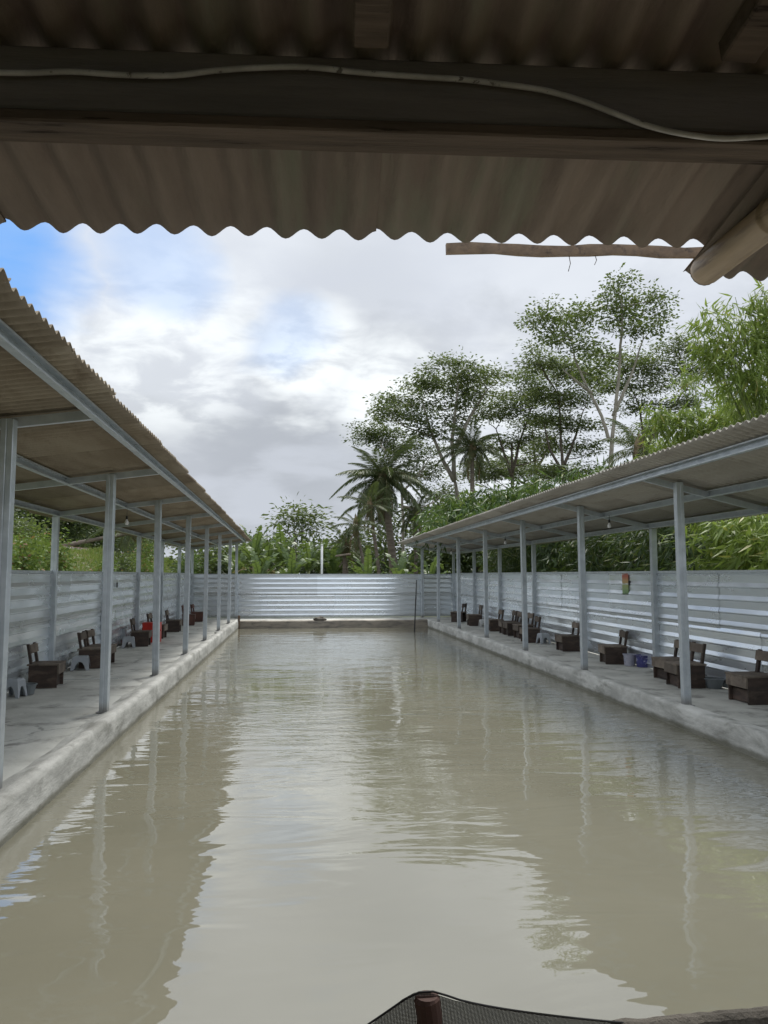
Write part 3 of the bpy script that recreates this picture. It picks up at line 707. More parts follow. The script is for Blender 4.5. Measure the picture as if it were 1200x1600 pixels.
for i, p in enumerate(top):
    for j in range(rows + 1):
        h = j * .03; mb.v.append((p.x + .01 * math.sin(j * .5 + i * .4), p.y + .010 * min(j, 3) + .012 * math.sin(i * .9 + j * .3) * min(1, j / 6), p.z - h))
        if i and j: a_ = (i - 1) * (rows + 1) + j - 1; mb.f.append((a_, a_ + 1, a_ + rows + 2, a_ + rows + 1))
me = mb.mesh('fish_net', netm, True); uvl = me.uv_layers.new()
for lp in me.loops:
    v = me.vertices[lp.vertex_index].co; uvl.data[lp.index].uv = ((v.x) / .0024, (v.z) / .0024)
o = obj('fish_net', me); tag(o, 'fine black net draped over the stake at the bottom of the view', 'net')
mb = MB(); T2 = [p + Vector((0, 0, .0)) for p in top if p.x > stk.x - .25]
mb.tube(T2, .0018, 6); mb.build('edge_rope', black, o, True)
mb = MB(); n_ = 24; pts = [Bp + (Cp - Bp) * (k / n_) * 1.3 - (Cp - Bp) * .15 - Vector((0, 0, .012 - .003 * nz((k, 0, 0), .7))) for k in range(n_ + 1)]
o = thing('rough_branch', 'rough grey brown branch at the bottom right, behind the net edge', 'branch', pts[0])
MB().tube([p - pts[0] for p in pts], [.022 + .003 * nz((k, 3, 0), .9) for k in range(n_ + 1)], 12).build('wood', stone, o)

# ------------------------------------------------------------------ foliage helpers
def leaf_arrays(C, Dr, N, L, Wd, fold=.25, tip=.5):
    """C centres, Dr directions, N normals (n,3) ; L, Wd (n,) -> kite leaves of two folded triangles"""
    S = np.cross(Dr, N); S /= np.linalg.norm(S, axis=1, keepdims=True) + 1e-9
    base = C; tipv = C + Dr * L[:, None]; mid = C + Dr * (L * tip)[:, None] + N * (-fold * Wd)[:, None] * .0
    l = mid + S * (Wd / 2)[:, None] + N * (Wd * fold)[:, None]; r = mid - S * (Wd / 2)[:, None] + N * (Wd * fold)[:, None]
    V = np.stack([base, l, tipv, r], 1).reshape(-1, 3); n = len(C)
    i = np.arange(n)[:, None] * 4; F = np.concatenate([i + np.array([[0, 2, 1]]), i + np.array([[0, 3, 2]])], 1).reshape(-1, 3)
    return V, F
def np_mesh(name, V, F, m):
    me = bpy.data.meshes.new(name); k = F.shape[1]
    me.vertices.add(len(V)); me.vertices.foreach_set('co', np.asarray(V, np.float32).ravel())
    me.loops.add(F.size); me.loops.foreach_set('vertex_index', F.astype(np.int32).ravel())
    me.polygons.add(len(F)); me.polygons.foreach_set('loop_start', np.arange(0, F.size, k, dtype=np.int32)); me.polygons.foreach_set('loop_total', np.full(len(F), k, np.int32))
    me.materials.append(m); me.update(calc_edges=True); return me
def unit(v): return v / (np.linalg.norm(v, axis=1, keepdims=True) + 1e-9)
def pad_leaves(c, r, n, sub, size, asp, horiz, droop, spread, shell=.4):
    """leaves in an ellipsoid pad: sub-clusters first, so that gaps show"""
    k = max(3, n // sub); c = np.array(c); r = np.array(r)
    u = unit(rng.normal(size=(k, 3))); rad = rng.random((k, 1)) ** (1 / (3 * (1 + shell)))
    u[:, 2] = np.where(u[:, 2] < -.3, u[:, 2] * .5, u[:, 2]); cc = c + u * rad * r * (1 + .18 * rng.normal(size=(k, 1)))
    idx_ = rng.integers(0, k, n); off = rng.normal(size=(n, 3)) * spread * np.array([1, 1, .45 if horiz > .5 else .8])
    C = cc[idx_] + off
    Dr = unit(off * np.array([1, 1, .3]) + rng.normal(size=(n, 3)) * spread * np.array([.6, .6, .4]) + np.array([0, 0, -droop * spread]))
    N = unit(rng.normal(size=(n, 3)) * (1 - horiz) + np.array([0, 0, 1]) * (horiz + .15)); N = unit(N - Dr * np.sum(N * Dr, 1, keepdims=True))
    L = size * .76 * rng.uniform(.6, 1.35, n)
    return leaf_arrays(C, Dr, N, L, L * asp), cc
def join(parts):
    Vs = []; Fs = []; b = 0
    for V, F in parts: Vs.append(V); Fs.append(F + b); b += len(V)
    return np.concatenate(Vs), np.concatenate(Fs)
def curve_pts(a, b, n=6, sag=0.0, bend=.06, sd=0):
    a, b = Vector(a), Vector(b); L = (b - a).length
    return [a.lerp(b, i / n) + Vector((nz((i, sd, 0), .6), nz((i, sd, 9), .6), 0)) * bend * L * math.sin(PI * i / n) + Vector((0, 0, sag * L * math.sin(PI * i / n))) for i in range(n + 1)]
DF = 5.0
def tree(name, label, cat, base, trunks, pads, Y, lm, bm_, dens=26, size=.24, asp=.42, horiz=.6, droop=.2, spread=.34, sub=42, r0=.16, group=None, twigs=3, ztrunk=None):
    """trunks: list of pixel polylines at distance Y; pads: (px, py, w, h, dy) ; leaves fill the pads"""
    base = Vector(base); t = thing(name, label, cat, base, group=group)
    tr = MB(); ends = []
    for ti, tk in enumerate(trunks):
        P = [base.copy() if ti == 0 or len(tk) < 1 else None] if ti == 0 else []
        P += [at_y(x, y, Y + dy) for (x, y, dy) in [(q + (0,))[:3] for q in tk]]
        Q = []
        for i in range(len(P) - 1): Q += curve_pts(P[i], P[i + 1], 4, 0, .03, ti + i)[:-1]
        Q.append(P[-1]); ra = r0 if ti == 0 else r0 * .62; n = len(Q)
        tr.tube([p - base for p in Q], [ra * (1 - .72 * i / (n - 1)) for i in range(n)], 8); ends.append((Q, ra))
    br = MB(); LV = []
    for pi, (px, py, w_, h_, dy) in enumerate(pads):
        px += random.uniform(-.12, .12) * w_; py += random.uniform(-.25, .25) * h_; w_ *= random.uniform(.85, 1.2)
        c = at_y(px, py, Y + dy); sc_ = (Y + dy) / 1200; rx, rz_ = w_ * sc_ / 2, h_ * sc_ / 2 * (.95 if horiz > .5 else 1); ry = rx * .8
        n = int(DF * dens * rx * ry * 3.1 * (1 + .6 * rz_ / max(rx, .1)) * (rz_ if rz_ > 1 else 1) ** .5)
        (V, F), cc = pad_leaves(c - base, (rx, ry, rz_), n, sub, size, asp, horiz, droop, spread); LV.append((V, F))
        # branch from the nearest lower trunk point to the pad, then twigs
        best = None
        for Q, ra in ends:
            for i, p in enumerate(Q):
                if p.z < c.z - .3 * abs(p.x - c.x) or i == len(Q) - 1:
                    dd_ = (p - c).length + (4 if p.z > c.z else 0)
                    if best is None or dd_ < best[0]: best = (dd_, p, ra * (1 - .72 * i / (len(Q) - 1)))
        q = curve_pts(best[1] - base, c - base - Vector((0, 0, rz_ * .5)), 5, -.06 if horiz > .5 else .02, .1, pi)
        rr = min(best[2], .012 * best[0] + .02); br.tube(q, [rr * (1 - .7 * i / 5) for i in range(6)], 6)
        for k in range(min(twigs + int(rx), len(cc))):
            e_ = Vector(cc[k]); br.tube(curve_pts(q[3 + k % 3], e_, 3, -.05, .1, k), [rr * .35, rr * .26, rr * .18, .006], 4)
    tr.build('trunk', bm_, t, True); br.build('branches', bm_, t, True)
    V, F = join(LV); obj('crown', np_mesh('crown', V, F, lm), t); return t

def ground_at(px, Y, dx=0): p = at_y(px, 898, Y); return Vector((p.x + dx, Y, gz(p.x, Y)))

# tall feathery trees behind the right shelter and the far end
G1 = 'tall albizia-like trees on the right skyline'
tree('tall_tree', 'tall wide crowned tree with forked pale trunk, left end of the right skyline', 'tree', ground_at(716, 46),
     [[(716, 800), (714, 772), (710, 745)], [(710, 750), (706, 690), (712, 640), (716, 600)], [(710, 752), (690, 715), (672, 670), (660, 625)], [(712, 700), (735, 650), (762, 608)]],
     [(640, 628, 90, 26, 0), (612, 642, 60, 20, -1), (660, 606, 80, 26, 1), (700, 578, 100, 26, 0), (700, 600, 110, 30, 2), (752, 590, 70, 24, -1), (778, 592, 40, 18, 0), (745, 610, 70, 26, 1),
      (630, 655, 90, 26, 1), (668, 655, 60, 24, -1), (690, 635, 90, 26, 2), (665, 680, 70, 22, 0), (605, 637, 40, 14, 0), (725, 655, 60, 26, 1), (735, 630, 50, 24, 0)], 46, lf_alb, bark, dens=24, size=.30, r0=.24, group=G1)
tree('tall_tree', 'tall tree with loose layered crown between two taller ones on the right skyline', 'tree', ground_at(800, 50),
     [[(802, 800), (800, 745), (800, 690)], [(800, 740), (812, 690), (830, 640)], [(800, 745), (785, 700), (775, 670)]],
     [(790, 618, 90, 50, 0), (812, 592, 70, 30, 0), (845, 580, 80, 34, 1), (790, 650, 90, 30, 0), (760, 650, 60, 26, -1), (835, 620, 70, 36, 1), (842, 660, 90, 30, 1), (820, 690, 80, 22, 0), (775, 700, 60, 26, 1), (800, 720, 60, 20, 2), (850, 700, 60, 26, 1)],
     50, lf_alb, barkd, dens=22, size=.30, r0=.2, group=G1)
tree('tall_tree', 'tallest tree with two slender white trunks and clumped crown near the bamboo', 'tree', ground_at(956, 34),
     [[(956, 760), (954, 725), (957, 680), (966, 600), (972, 520), (972, 480)], [(952, 690), (940, 650), (915, 600), (898, 560), (893, 530)], [(958, 650), (985, 590), (1005, 530)], [(925, 615), (900, 595), (880, 578)]],
     [(968, 452, 60, 30, 0), (945, 480, 46, 34, 0), (985, 470, 60, 30, 1), (1022, 470, 50, 26, 0), (1035, 500, 46, 34, 0), (1000, 510, 70, 28, -1), (955, 512, 46, 24, 1), (975, 492, 60, 26, 0),
      (838, 498, 40, 20, 0), (868, 500, 56, 28, 0), (895, 492, 56, 28, 1), (912, 510, 46, 34, 0), (880, 522, 60, 24, 0), (900, 545, 60, 28, -1), (935, 545, 50, 34, 1), (862, 480, 30, 12, 0), (918, 575, 50, 26, 1)],
     34, lf_alb2, bark, dens=40, size=.24, asp=.5, r0=.15, horiz=.4, spread=.26, sub=34, group=G1)
tree('tall_tree', 'dark leafy tree filling the gap left of the tallest white trunked tree', 'tree', ground_at(885, 44),
     [[(885, 800), (880, 740), (876, 680), (874, 620)], [(880, 730), (900, 680), (912, 640)], [(880, 740), (858, 700), (850, 660)]],
     [(860, 570, 80, 40, 0), (845, 560, 46, 26, -1), (890, 590, 80, 40, 1), (835, 545, 40, 20, 0), (870, 620, 90, 36, 0), (905, 625, 70, 34, 1), (850, 650, 70, 30, 0), (900, 665, 90, 34, 0), (868, 700, 70, 30, 1), (925, 700, 60, 34, 0), (895, 735, 110, 30, 0), (840, 610, 50, 30, 0), (930, 600, 60, 36, 2)],
     44, lf_alb, barkd, dens=30, size=.28, r0=.17, group=G1)
tree('tall_tree', 'dim spreading tree right of the tallest tree, half behind the bamboo', 'tree', ground_at(1010, 52),
     [[(1010, 820), (1012, 740), (1005, 680), (1000, 640)], [(1008, 700), (1040, 650), (1070, 610)]],
     [(985, 575, 110, 40, 0), (1035, 575, 90, 34, 0), (1075, 550, 90, 30, 0), (1060, 535, 70, 20, 0), (1095, 590, 90, 40, 0), (1010, 610, 110, 34, 1), (1060, 625, 90, 30, 0), (975, 640, 80, 50, 0), (1000, 690, 90, 50, 2), (1035, 660, 70, 30, 0), (960, 600, 60, 26, 0), (1110, 560, 70, 24, 0)],
     52, lf_alb, barkd, dens=20, size=.32, r0=.22, group=G1)
tree('tall_tree', 'low spreading tree with bare pale stem between the coconut palms', 'tree', ground_at(628, 48),
     [[(630, 860), (628, 768), (618, 745), (600, 700)], [(628, 770), (655, 740), (672, 715)]],
     [(590, 690, 90, 40, 3), (625, 700, 80, 40, 3), (650, 715, 80, 34, 2), (680, 730, 60, 40, 3), (655, 750, 80, 44, 4), (690, 765, 70, 44, 5), (585, 672, 60, 20, 3), (700, 700, 50, 20, 2)],
     48, lf_dark, bark, dens=26, size=.28, r0=.12, group=G1)
tree('tall_tree', 'thin crowned tree seen as a dark band beyond the palm on the right skyline', 'tree', ground_at(835, 62),
     [[(835, 800), (836, 720), (832, 670)], [(836, 740), (860, 690), (880, 670)]],
     [(830, 735, 130, 40, 0), (780, 745, 90, 36, 0), (760, 720, 60, 30, 0), (870, 745, 90, 40, 0), (735, 750, 80, 50, 2), (815, 705, 60, 18, 0)],
     62, lf_alb, barkd, dens=14, size=.34, r0=.2, group=G1)
tree('small_tree', 'slender young tree with airy crown above the banana plants, left of the white pole', 'tree', ground_at(462, 38),
     [[(462, 870), (461, 840), (460, 815)], [(461, 840), (478, 822), (488, 812)], [(461, 845), (442, 825), (436, 818)]],
     [(455, 800, 46, 16, 0), (480, 803, 44, 18, 0), (466, 815, 50, 16, 0), (440, 817, 26, 14, 0), (490, 820, 24, 16, 0), (470, 830, 40, 12, 0), (447, 806, 30, 14, 0)],
     38, lf_alb2, bark, dens=26, size=.36, asp=.3, horiz=.5, spread=.34, sub=8, r0=.06)

# far wood behind everything, as separate trees
G2 = 'dark trees of the far wood behind the end fence'
far = [(330, 868, 80, 52), (385, 872, 70, 46), (430, 862, 80, 56), (500, 872, 80, 50), (548, 862, 70, 60), (600, 845, 80, 90), (655, 838, 90, 100), (710, 822, 80, 110), (765, 815, 80, 120), (820, 815, 90, 120), (880, 800, 90, 130)]
for i, (px, py, w_, h_) in enumerate(far):
    Y = 56 + (i * 37 % 5) * 1.6
    pads = [(px + random.uniform(-.3, .3) * w_, py + random.uniform(-.35, .4) * h_, w_ * random.uniform(.4, .7), h_ * random.uniform(.3, .5), random.uniform(-2, 2)) for k in range(5)] + [(px, 884, w_ * 1.3, 46, -2)]
    tree('dense_tree', 'dark dense tree of the far wood, ' + ['at its left end by the shelter roof', 'behind the tallest banana plant', 'behind the slender young tree', 'behind the white pole', 'behind the leaning thin palm', 'behind the big coconut palm', 'right of the big coconut palm', 'left of the right shelter corner', 'above the right shelter corner', 'low behind the right shelter roof', 'farthest right behind the shelter roof'][i], 'tree',
         ground_at(px, Y), [[(px, 890), (px + 3, py)]], pads, Y, lf_dark, barkd, dens=14, size=.46, asp=.5, horiz=.3, spread=.6, r0=.2, group=G2, twigs=1)
# trees beyond the railway, seen under the left roof
G3 = 'trees beyond the railway on the left'
for i, (X, Y, h) in enumerate(((-19, 33, 7.0), (-20.5, 39, 6.2), (-18.5, 45, 6.6), (-20, 52, 6.0), (-18, 60, 6.8), (-17.5, 70, 6.2), (-16, 82, 6.6), (-22, 64, 7.5))):
    zb = gz(X, Y); t = thing('leafy_tree', 'bushy green tree beyond the railway, ' + ['nearest to the viewer', 'second from the left edge', 'third from the left edge', 'behind the second shelter post', 'left of the small palm', 'right of the small palm', 'farthest along the line', 'tallest and set back'][i], 'tree', (X, Y, zb), group=G3)
    MB().tube([(0, 0, -.2), (.1, 0, h * .3), (.05, .1, h * .6)], [.16, .12, .06], 7).build('trunk', barkd, t, True); LV = []
    for k in range(8):
        a_ = random.uniform(0, 2 * PI); rr = random.uniform(.3, 2.4); c_ = (rr * math.cos(a_), rr * math.sin(a_), h * random.uniform(.28, .85))
        (V, F), cc = pad_leaves(c_, (1.9, 1.9, 1.3), 1900, 22, .34, .5, .35, .3, .4); LV.append((V, F))
    V, F = join(LV); obj('crown', np_mesh('crown', V, F, lf_alb2 if i % 3 == 0 else lf_dark), t)

# ------------------------------------------------------------------ palms
def frond_mesh(L, m, droop=.5, leaflet=.75, n=38, seed=0, wid=.05, hang=.5):
    r = np.random.default_rng(seed); C = []; Dd = []; N = []; LL = []; rach = []
    for i in range(n + 1):
        f = i / n; x = L * f * (1 - .18 * droop * f); z = L * (.25 * f - droop * .75 * f * f); rach.append(Vector((x, .04 * L * math.sin(f * 2 + seed), z)))
    mb = MB().tube(rach, [.035 * (1 - .85 * i / n) for i in range(n + 1)], 5)
    for i in range(4, n + 1):
        f = i / n; t_ = (rach[i] - rach[i - 1]).normalized()
        for s in (-1, 1):
            for e in (0, .5):
                if r.random() < .06: continue
                p = rach[i - 1].lerp(rach[i], e); side = Vector((0, s, 0)); dn = Vector((0, 0, -1))
                d = (side * .8 + t_ * (.45 + .5 * f) + dn * (hang * r.uniform(.3, 1.3)) + Vector(r.normal(size=3) * .08)).normalized()
                C.append(p); Dd.append(d); nn = Vector((t_.x * -.3, 0, 1)) + Vector(r.normal(size=3) * .2); N.append(nn); LL.append(leaflet * (math.sin(PI * (f * .85 + .12)) ** .6) * r.uniform(.8, 1.1))
    C, Dd, N, LL = map(np.array, (C, Dd, N, LL)); N = unit(N - Dd * np.sum(N * Dd, 1, keepdims=True))
    V, F = leaf_arrays(C, Dd, N, LL, np.full(len(LL), wid), fold=.2, tip=.4)
    F = F.tolist(); V = V.tolist(); mb.add(V, F); return mb.mesh('frond', m)
FR = [frond_mesh(4.0, lf_palm, d, .95, 44, k, .05, hg) for k, (d, hg) in enumerate(((.7, .8), (1.0, .9), (1.25, 1.0), (.6, .6)))]
FRD = [frond_mesh(3.8, lf_palmd, d, .7, 26, 9 + k, .07, 1.6) for k, d in enumerate((.9, 1.1))]
def palm(label, base, crown, r=.17, n=22, scale=1.0, dead=4, group='coconut palms', up=0.0, seed=0):
    rr = random.Random(seed); base, crown = Vector(base), Vector(crown); t = thing('palm_tree', label, 'palm', base, group=group); c = crown - base; k = 12
    P = [Vector((c.x * (i / k) ** 1.5, c.y * (i / k) ** 1.5, -.2 + (c.z + .2) * i / k)) for i in range(k + 1)]
    MB().tube(P, [r * (1.35 if i == 0 else 1 - .35 * i / k) for i in range(k + 1)], 10).build('trunk', barkp, t, True)
    MB().lathe([(0, -.5), (r * 1.3, -.3), (r * 1.6, 0), (r * 1.1, .4), (0, .7)], 10).build('crown_shaft', lf_palmd, t, True, loc=c)
    for i in range(n):
        f = (i + .5) / n; el = 80 - 115 * f ** .85 + rr.uniform(-8, 8) + up; az = i * 137.5 + rr.uniform(-15, 15)
        o = obj('frond', FR[min(3, int(rr.random() * 4))] if f > .15 else FR[3], t, c + Vector((0, 0, .15)), (0, R(-el + 10), R(az))); s = scale * rr.uniform(.65, 1.12); o.scale = (s, s, s)
    for i in range(dead):
        o = obj('frond', FRD[i % 2], t, c + Vector((0, 0, -.1)), (0, R(55 + rr.uniform(-15, 15)), R(i * 97 + 20))); o['label'] = 'dry brown hanging frond'; o.scale = (scale * .75,) * 3
    return t
def palm_px(label, cx, cy, bx, Y, **k): c = at_y(cx, cy, Y); b_ = ground_at(bx, Y); return palm(label, b_, c, **k)
palm_px('large coconut palm with drooping brown fronds, its crown left of the right skyline trees', 598, 752, 618, 43, r=.27, n=54, scale=.80, dead=12, seed=1)
palm_px('dark coconut palm with upright fronds between the tall trees', 738, 705, 738, 44, r=.18, n=32, scale=.62, dead=3, seed=2, up=8)
palm_px('thin coconut palm with slanting trunk, left of the large palm', 556, 826, 578, 36, r=.10, n=18, scale=.36, dead=3, seed=3)
palm_px('small coconut palm with drooping crown directly left of the large palm trunk', 578, 795, 596, 40, r=.12, n=18, scale=.46, dead=5, seed=4)
palm_px('low coconut palm with spiky crown just right of the white pole', 540, 858, 542, 37, r=.13, n=16, scale=.4, dead=1, seed=5)
palm_px('brownish coconut palm with hanging fronds right of the large palm trunk', 650, 805, 650, 44, r=.15, n=18, scale=.5, dead=5, seed=6)
palm('small palm with pale trunk beyond the railway, seen under the left shelter roof', (-17.0, 40, gz(-17, 40)), at_y(212, 832, 40), r=.14, n=16, scale=.62, dead=1, seed=7)
palm('palm with long arching fronds rising behind the right fence under the roof', (9.2, 16.5, gz(9, 16)), (8.9, 16.5, 2.1), r=.16, n=16, scale=.6, dead=1, seed=8)
palm('pale green palm poking over the right shelter roof by the white trunked tree', (11.2, 22.0, gz(9, 16)), at_y(1000, 712, 22), r=.14, n=14, scale=.52, dead=0, seed=9)

# ------------------------------------------------------------------ banana plants
def banana_leaf(L, Wd, droop, seed, m):
    r = random.Random(seed); n = 22; mb = MB(); V = []; F = []; mid = []
    for i in range(n + 1):
        f = i / n; ang = R(75) - droop * f * f * R(120); mid.append((mid[-1] + Vector((math.cos(ang), 0, math.sin(ang))) * L / n) if mid else Vector((0, 0, 0)))
    for s in (-1, 1):
        i = 2
        while i < n:
            j = min(n, i + r.choice((1, 1, 1, 2, 2))); tear = r.uniform(-.7, .15); sh = r.uniform(0, .35) * L / n
            for q in range(i, j):
                wa = Wd / 2 * math.sin(PI * min(1, (q / n) * .93 + .07)) ** .55; wb = Wd / 2 * math.sin(PI * min(1, ((q + 1) / n) * .93 + .07)) ** .55 if q + 1 < n else .02
                t_ = (mid[q + 1] - mid[q]).normalized(); nn = Vector((-t_.z, 0, t_.x)); lift = .32 + tear
                a, b = mid[q], mid[q + 1]; e = t_ * wa * .35
                c1 = a + Vector((0, s * wa, 0)) + nn * wa * lift + e; c2 = b + Vector((0, s * wb, 0)) + nn * wb * lift + t_ * wb * .35 - (t_ * sh if q == j - 1 else Vector())
                k = len(V); V += [a, b, c2, c1]; F.append((k, k + 1, k + 2, k + 3) if s > 0 else (k + 3, k + 2, k + 1, k))
            i = j
    mb.add(V, F).tube(mid, [.028 * (1 - .8 * i / n) for i in range(n + 1)], 5); return mb.mesh('leaf', m)
BL = [banana_leaf(1.9, .36, d, k, lf_ban) for k, d in enumerate((.5, .8, 1.1, .35))]; BLD = banana_leaf(1.9, .4, 1.9, 9, lf_band)
def banana(label, x, y, h, n, s, seed):
    rr = random.Random(seed); t = thing('banana_plant', label, 'banana plant', (x, y, gz(x, y)), group='banana plants beyond the fences')
    MB().tube([(0, 0, -.1), (0.02, 0, h * .5), (0, .02, h)], [.15 * s, .12 * s, .07 * s], 9).build('stem', stemg, t, True)
    for i in range(n):
        f = i / n; o = obj('leaf', BL[rr.randrange(4)], t, (0, 0, h - .25 * f), (0, R(-6 + 38 * f + rr.uniform(-6, 6)), R(i * 137.5 + rr.uniform(-20, 20)))); q = s * rr.uniform(.85, 1.15); o.scale = (q, q, q)
    for i in range(2):
        o = obj('leaf', BLD, t, (0, 0, h - .35), (0, R(70), R(i * 160 + seed * 40))); o['label'] = 'dry brown drooping leaf'; o.scale = (s,) * 3
def banana_px(label, px, top, Y, n, s, seed): p = at_y(px, top, Y); banana(label, p.x, Y, max(.8, p.z + .12 - 1.25 * s), n, s, seed)
for k, (px, top, Y, n, s) in enumerate(((398, 828, 32, 9, 1.0), (372, 856, 34, 8, .9), (418, 842, 34, 9, 1.0), (440, 838, 35, 8, 1.0), (455, 862, 31, 8, .9), (482, 846, 35, 9, 1.0), (500, 850, 37, 8, 1.0), (520, 858, 36, 8, .95), (405, 868, 30, 7, .8), (625, 872, 33, 8, .9), (575, 872, 33, 8, .85), (672, 868, 34, 7, .9))):
    banana_px(['tall banana plant with bright upright leaves right beside the left shelter roof end', 'banana plant partly hidden by the left shelter roof end', 'banana plant second right of the left shelter end', 'banana plant under the slender young tree', 'low banana plant in front, between taller ones', 'banana plant just left of the white pole', 'banana plant right behind the white pole', 'banana plant right of the white pole by the small roofed post', 'lowest bright banana plant nearest the fence at left', 'banana plant between the large palm trunk and the right shelter', 'small banana plant below the thin leaning palm', 'banana plant at the corner of the right shelter roof'][k], px, top, Y, n, s, k)

# ------------------------------------------------------------------ white pole and little roofed post beyond the fence
p = at_y(503, 852, 30.5); o = thing('white_pole', 'thin white pole standing behind the end fence', 'pole', (p.x, 30.5, -.12)); MB().tube([(0, 0, 0), (0, 0, p.z + .12)], .045, 12).build('pipe', whitep, o, True)
MB().lathe([(0, .05), (.05, .03), (.055, 0), (.045, -.01)], 12).build('cap', whitep, o, True, loc=(0, 0, p.z + .12))
p = at_y(538, 868, 31.5); o = thing('roofed_post', 'small dark flat roof on a short post behind the end fence', 'post', (p.x, 31.5, -.12))
MB().box((0, 0, (p.z + .1) / 2), (.14, .14, p.z + .1), bev=.01).build('post', barkd, o); MB().box((-.05, 0, p.z + .14), (.62, .6, .07), Matrix.Rotation(R(-8), 3, 'Y'), .01).build('roof', achut, o)
MB().bar((-.2, .0, p.z - .35), (0, 0, p.z), .05, .05).build('brace', barkd, o)

# ------------------------------------------------------------------ bamboo
def bamboo_mass(name, label, base, pads, lm, Y, dens, size=.21, asp=.16, culms=8, spread=.20, culm_to=None, group='bamboo behind the right fence', nsub=9):
    base = Vector(base); t = thing(name, label, 'bamboo', base, group=group); LV = []; cu = MB()
    for pi, (px, py, w_, h_, dy) in enumerate(pads):
        c = at_y(px, py, Y + dy); sc_ = (Y + dy) / 1200; rx, rz_ = w_ * sc_ / 2, h_ * sc_ / 2; ry = min(rx, 1.6) * .8
        n = int(1.7 * dens * (rx * rz_ * PI) * (1 + ry)); k = max(4, n // nsub)
        u = unit(rng.normal(size=(k, 3))); cc = np.array(c - base) + u * (rng.random((k, 1)) ** .4) * np.array([rx, ry, rz_]) * (1 + .12 * rng.normal(size=(k, 1)))
        # every spray: a drooping axis with leaves fanned along it
        ax = unit(rng.normal(size=(k, 3)) * np.array([.8, .8, .3]) + np.array([-.25, -.35, -.75])); i_ = rng.integers(0, k, n); s_ = rng.random((n, 1)) * spread * 2.2
        C = cc[i_] + ax[i_] * s_ + rng.normal(size=(n, 3)) * .03
        Dr = unit(ax[i_] * .6 + rng.normal(size=(n, 3)) * .42 + np.array([0, 0, -.22])); N = unit(rng.normal(size=(n, 3)) * .5 + np.array([0, 0, .8])); N = unit(N - Dr * np.sum(N * Dr, 1, keepdims=True))
        L = size * rng.uniform(.6, 1.3, n); LV.append(leaf_arrays(C, Dr, N, L, L * asp, .12, .35))
        for q in range(max(1, culms // len(pads) + 1)):
            e_ = Vector(cc[q % k]); s0 = Vector((random.uniform(-.5, .5), random.uniform(-.5, .5), -.1)); m_ = s0.lerp(e_, .5) + Vector((0, 0, .22 * abs(e_.z)))
            cu.tube([s0 * (1 - f) ** 2 + m_ * 2 * f * (1 - f) + e_ * f * f for f in [v / 8 for v in range(9)]], [.035 * (1 - .85 * v / 8) for v in range(9)], 6)
    cu.build('culms', culm, t, True); V, F = join(LV); obj('foliage', np_mesh('foliage', V, F, lm), t); return t
random.seed(21)
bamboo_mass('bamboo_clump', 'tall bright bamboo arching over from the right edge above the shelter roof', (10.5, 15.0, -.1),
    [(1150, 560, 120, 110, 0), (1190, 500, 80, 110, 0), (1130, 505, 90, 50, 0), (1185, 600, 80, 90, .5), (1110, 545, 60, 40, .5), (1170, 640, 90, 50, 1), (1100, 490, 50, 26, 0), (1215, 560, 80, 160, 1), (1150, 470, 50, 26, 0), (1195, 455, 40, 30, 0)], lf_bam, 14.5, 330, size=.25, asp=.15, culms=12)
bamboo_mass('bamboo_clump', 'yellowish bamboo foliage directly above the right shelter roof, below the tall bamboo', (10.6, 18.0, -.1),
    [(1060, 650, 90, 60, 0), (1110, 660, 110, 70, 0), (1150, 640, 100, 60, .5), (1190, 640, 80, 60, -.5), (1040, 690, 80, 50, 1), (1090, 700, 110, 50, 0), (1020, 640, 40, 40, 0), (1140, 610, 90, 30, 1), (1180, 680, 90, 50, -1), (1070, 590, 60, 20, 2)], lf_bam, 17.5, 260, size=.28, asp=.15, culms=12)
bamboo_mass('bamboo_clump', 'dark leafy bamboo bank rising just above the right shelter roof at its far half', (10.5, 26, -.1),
    [(720, 790, 110, 50, 2), (680, 805, 60, 40, 3), (770, 775, 110, 50, 2), (820, 765, 110, 50, 1), (870, 760, 100, 50, 0), (920, 745, 90, 46, -1), (960, 735, 80, 46, -2), (760, 800, 120, 50, 0), (840, 790, 120, 50, -1), (905, 775, 100, 50, -2), (700, 820, 90, 40, 0)], lf_bamd, 25, 110, size=.36, asp=.17, culms=14, spread=.3)
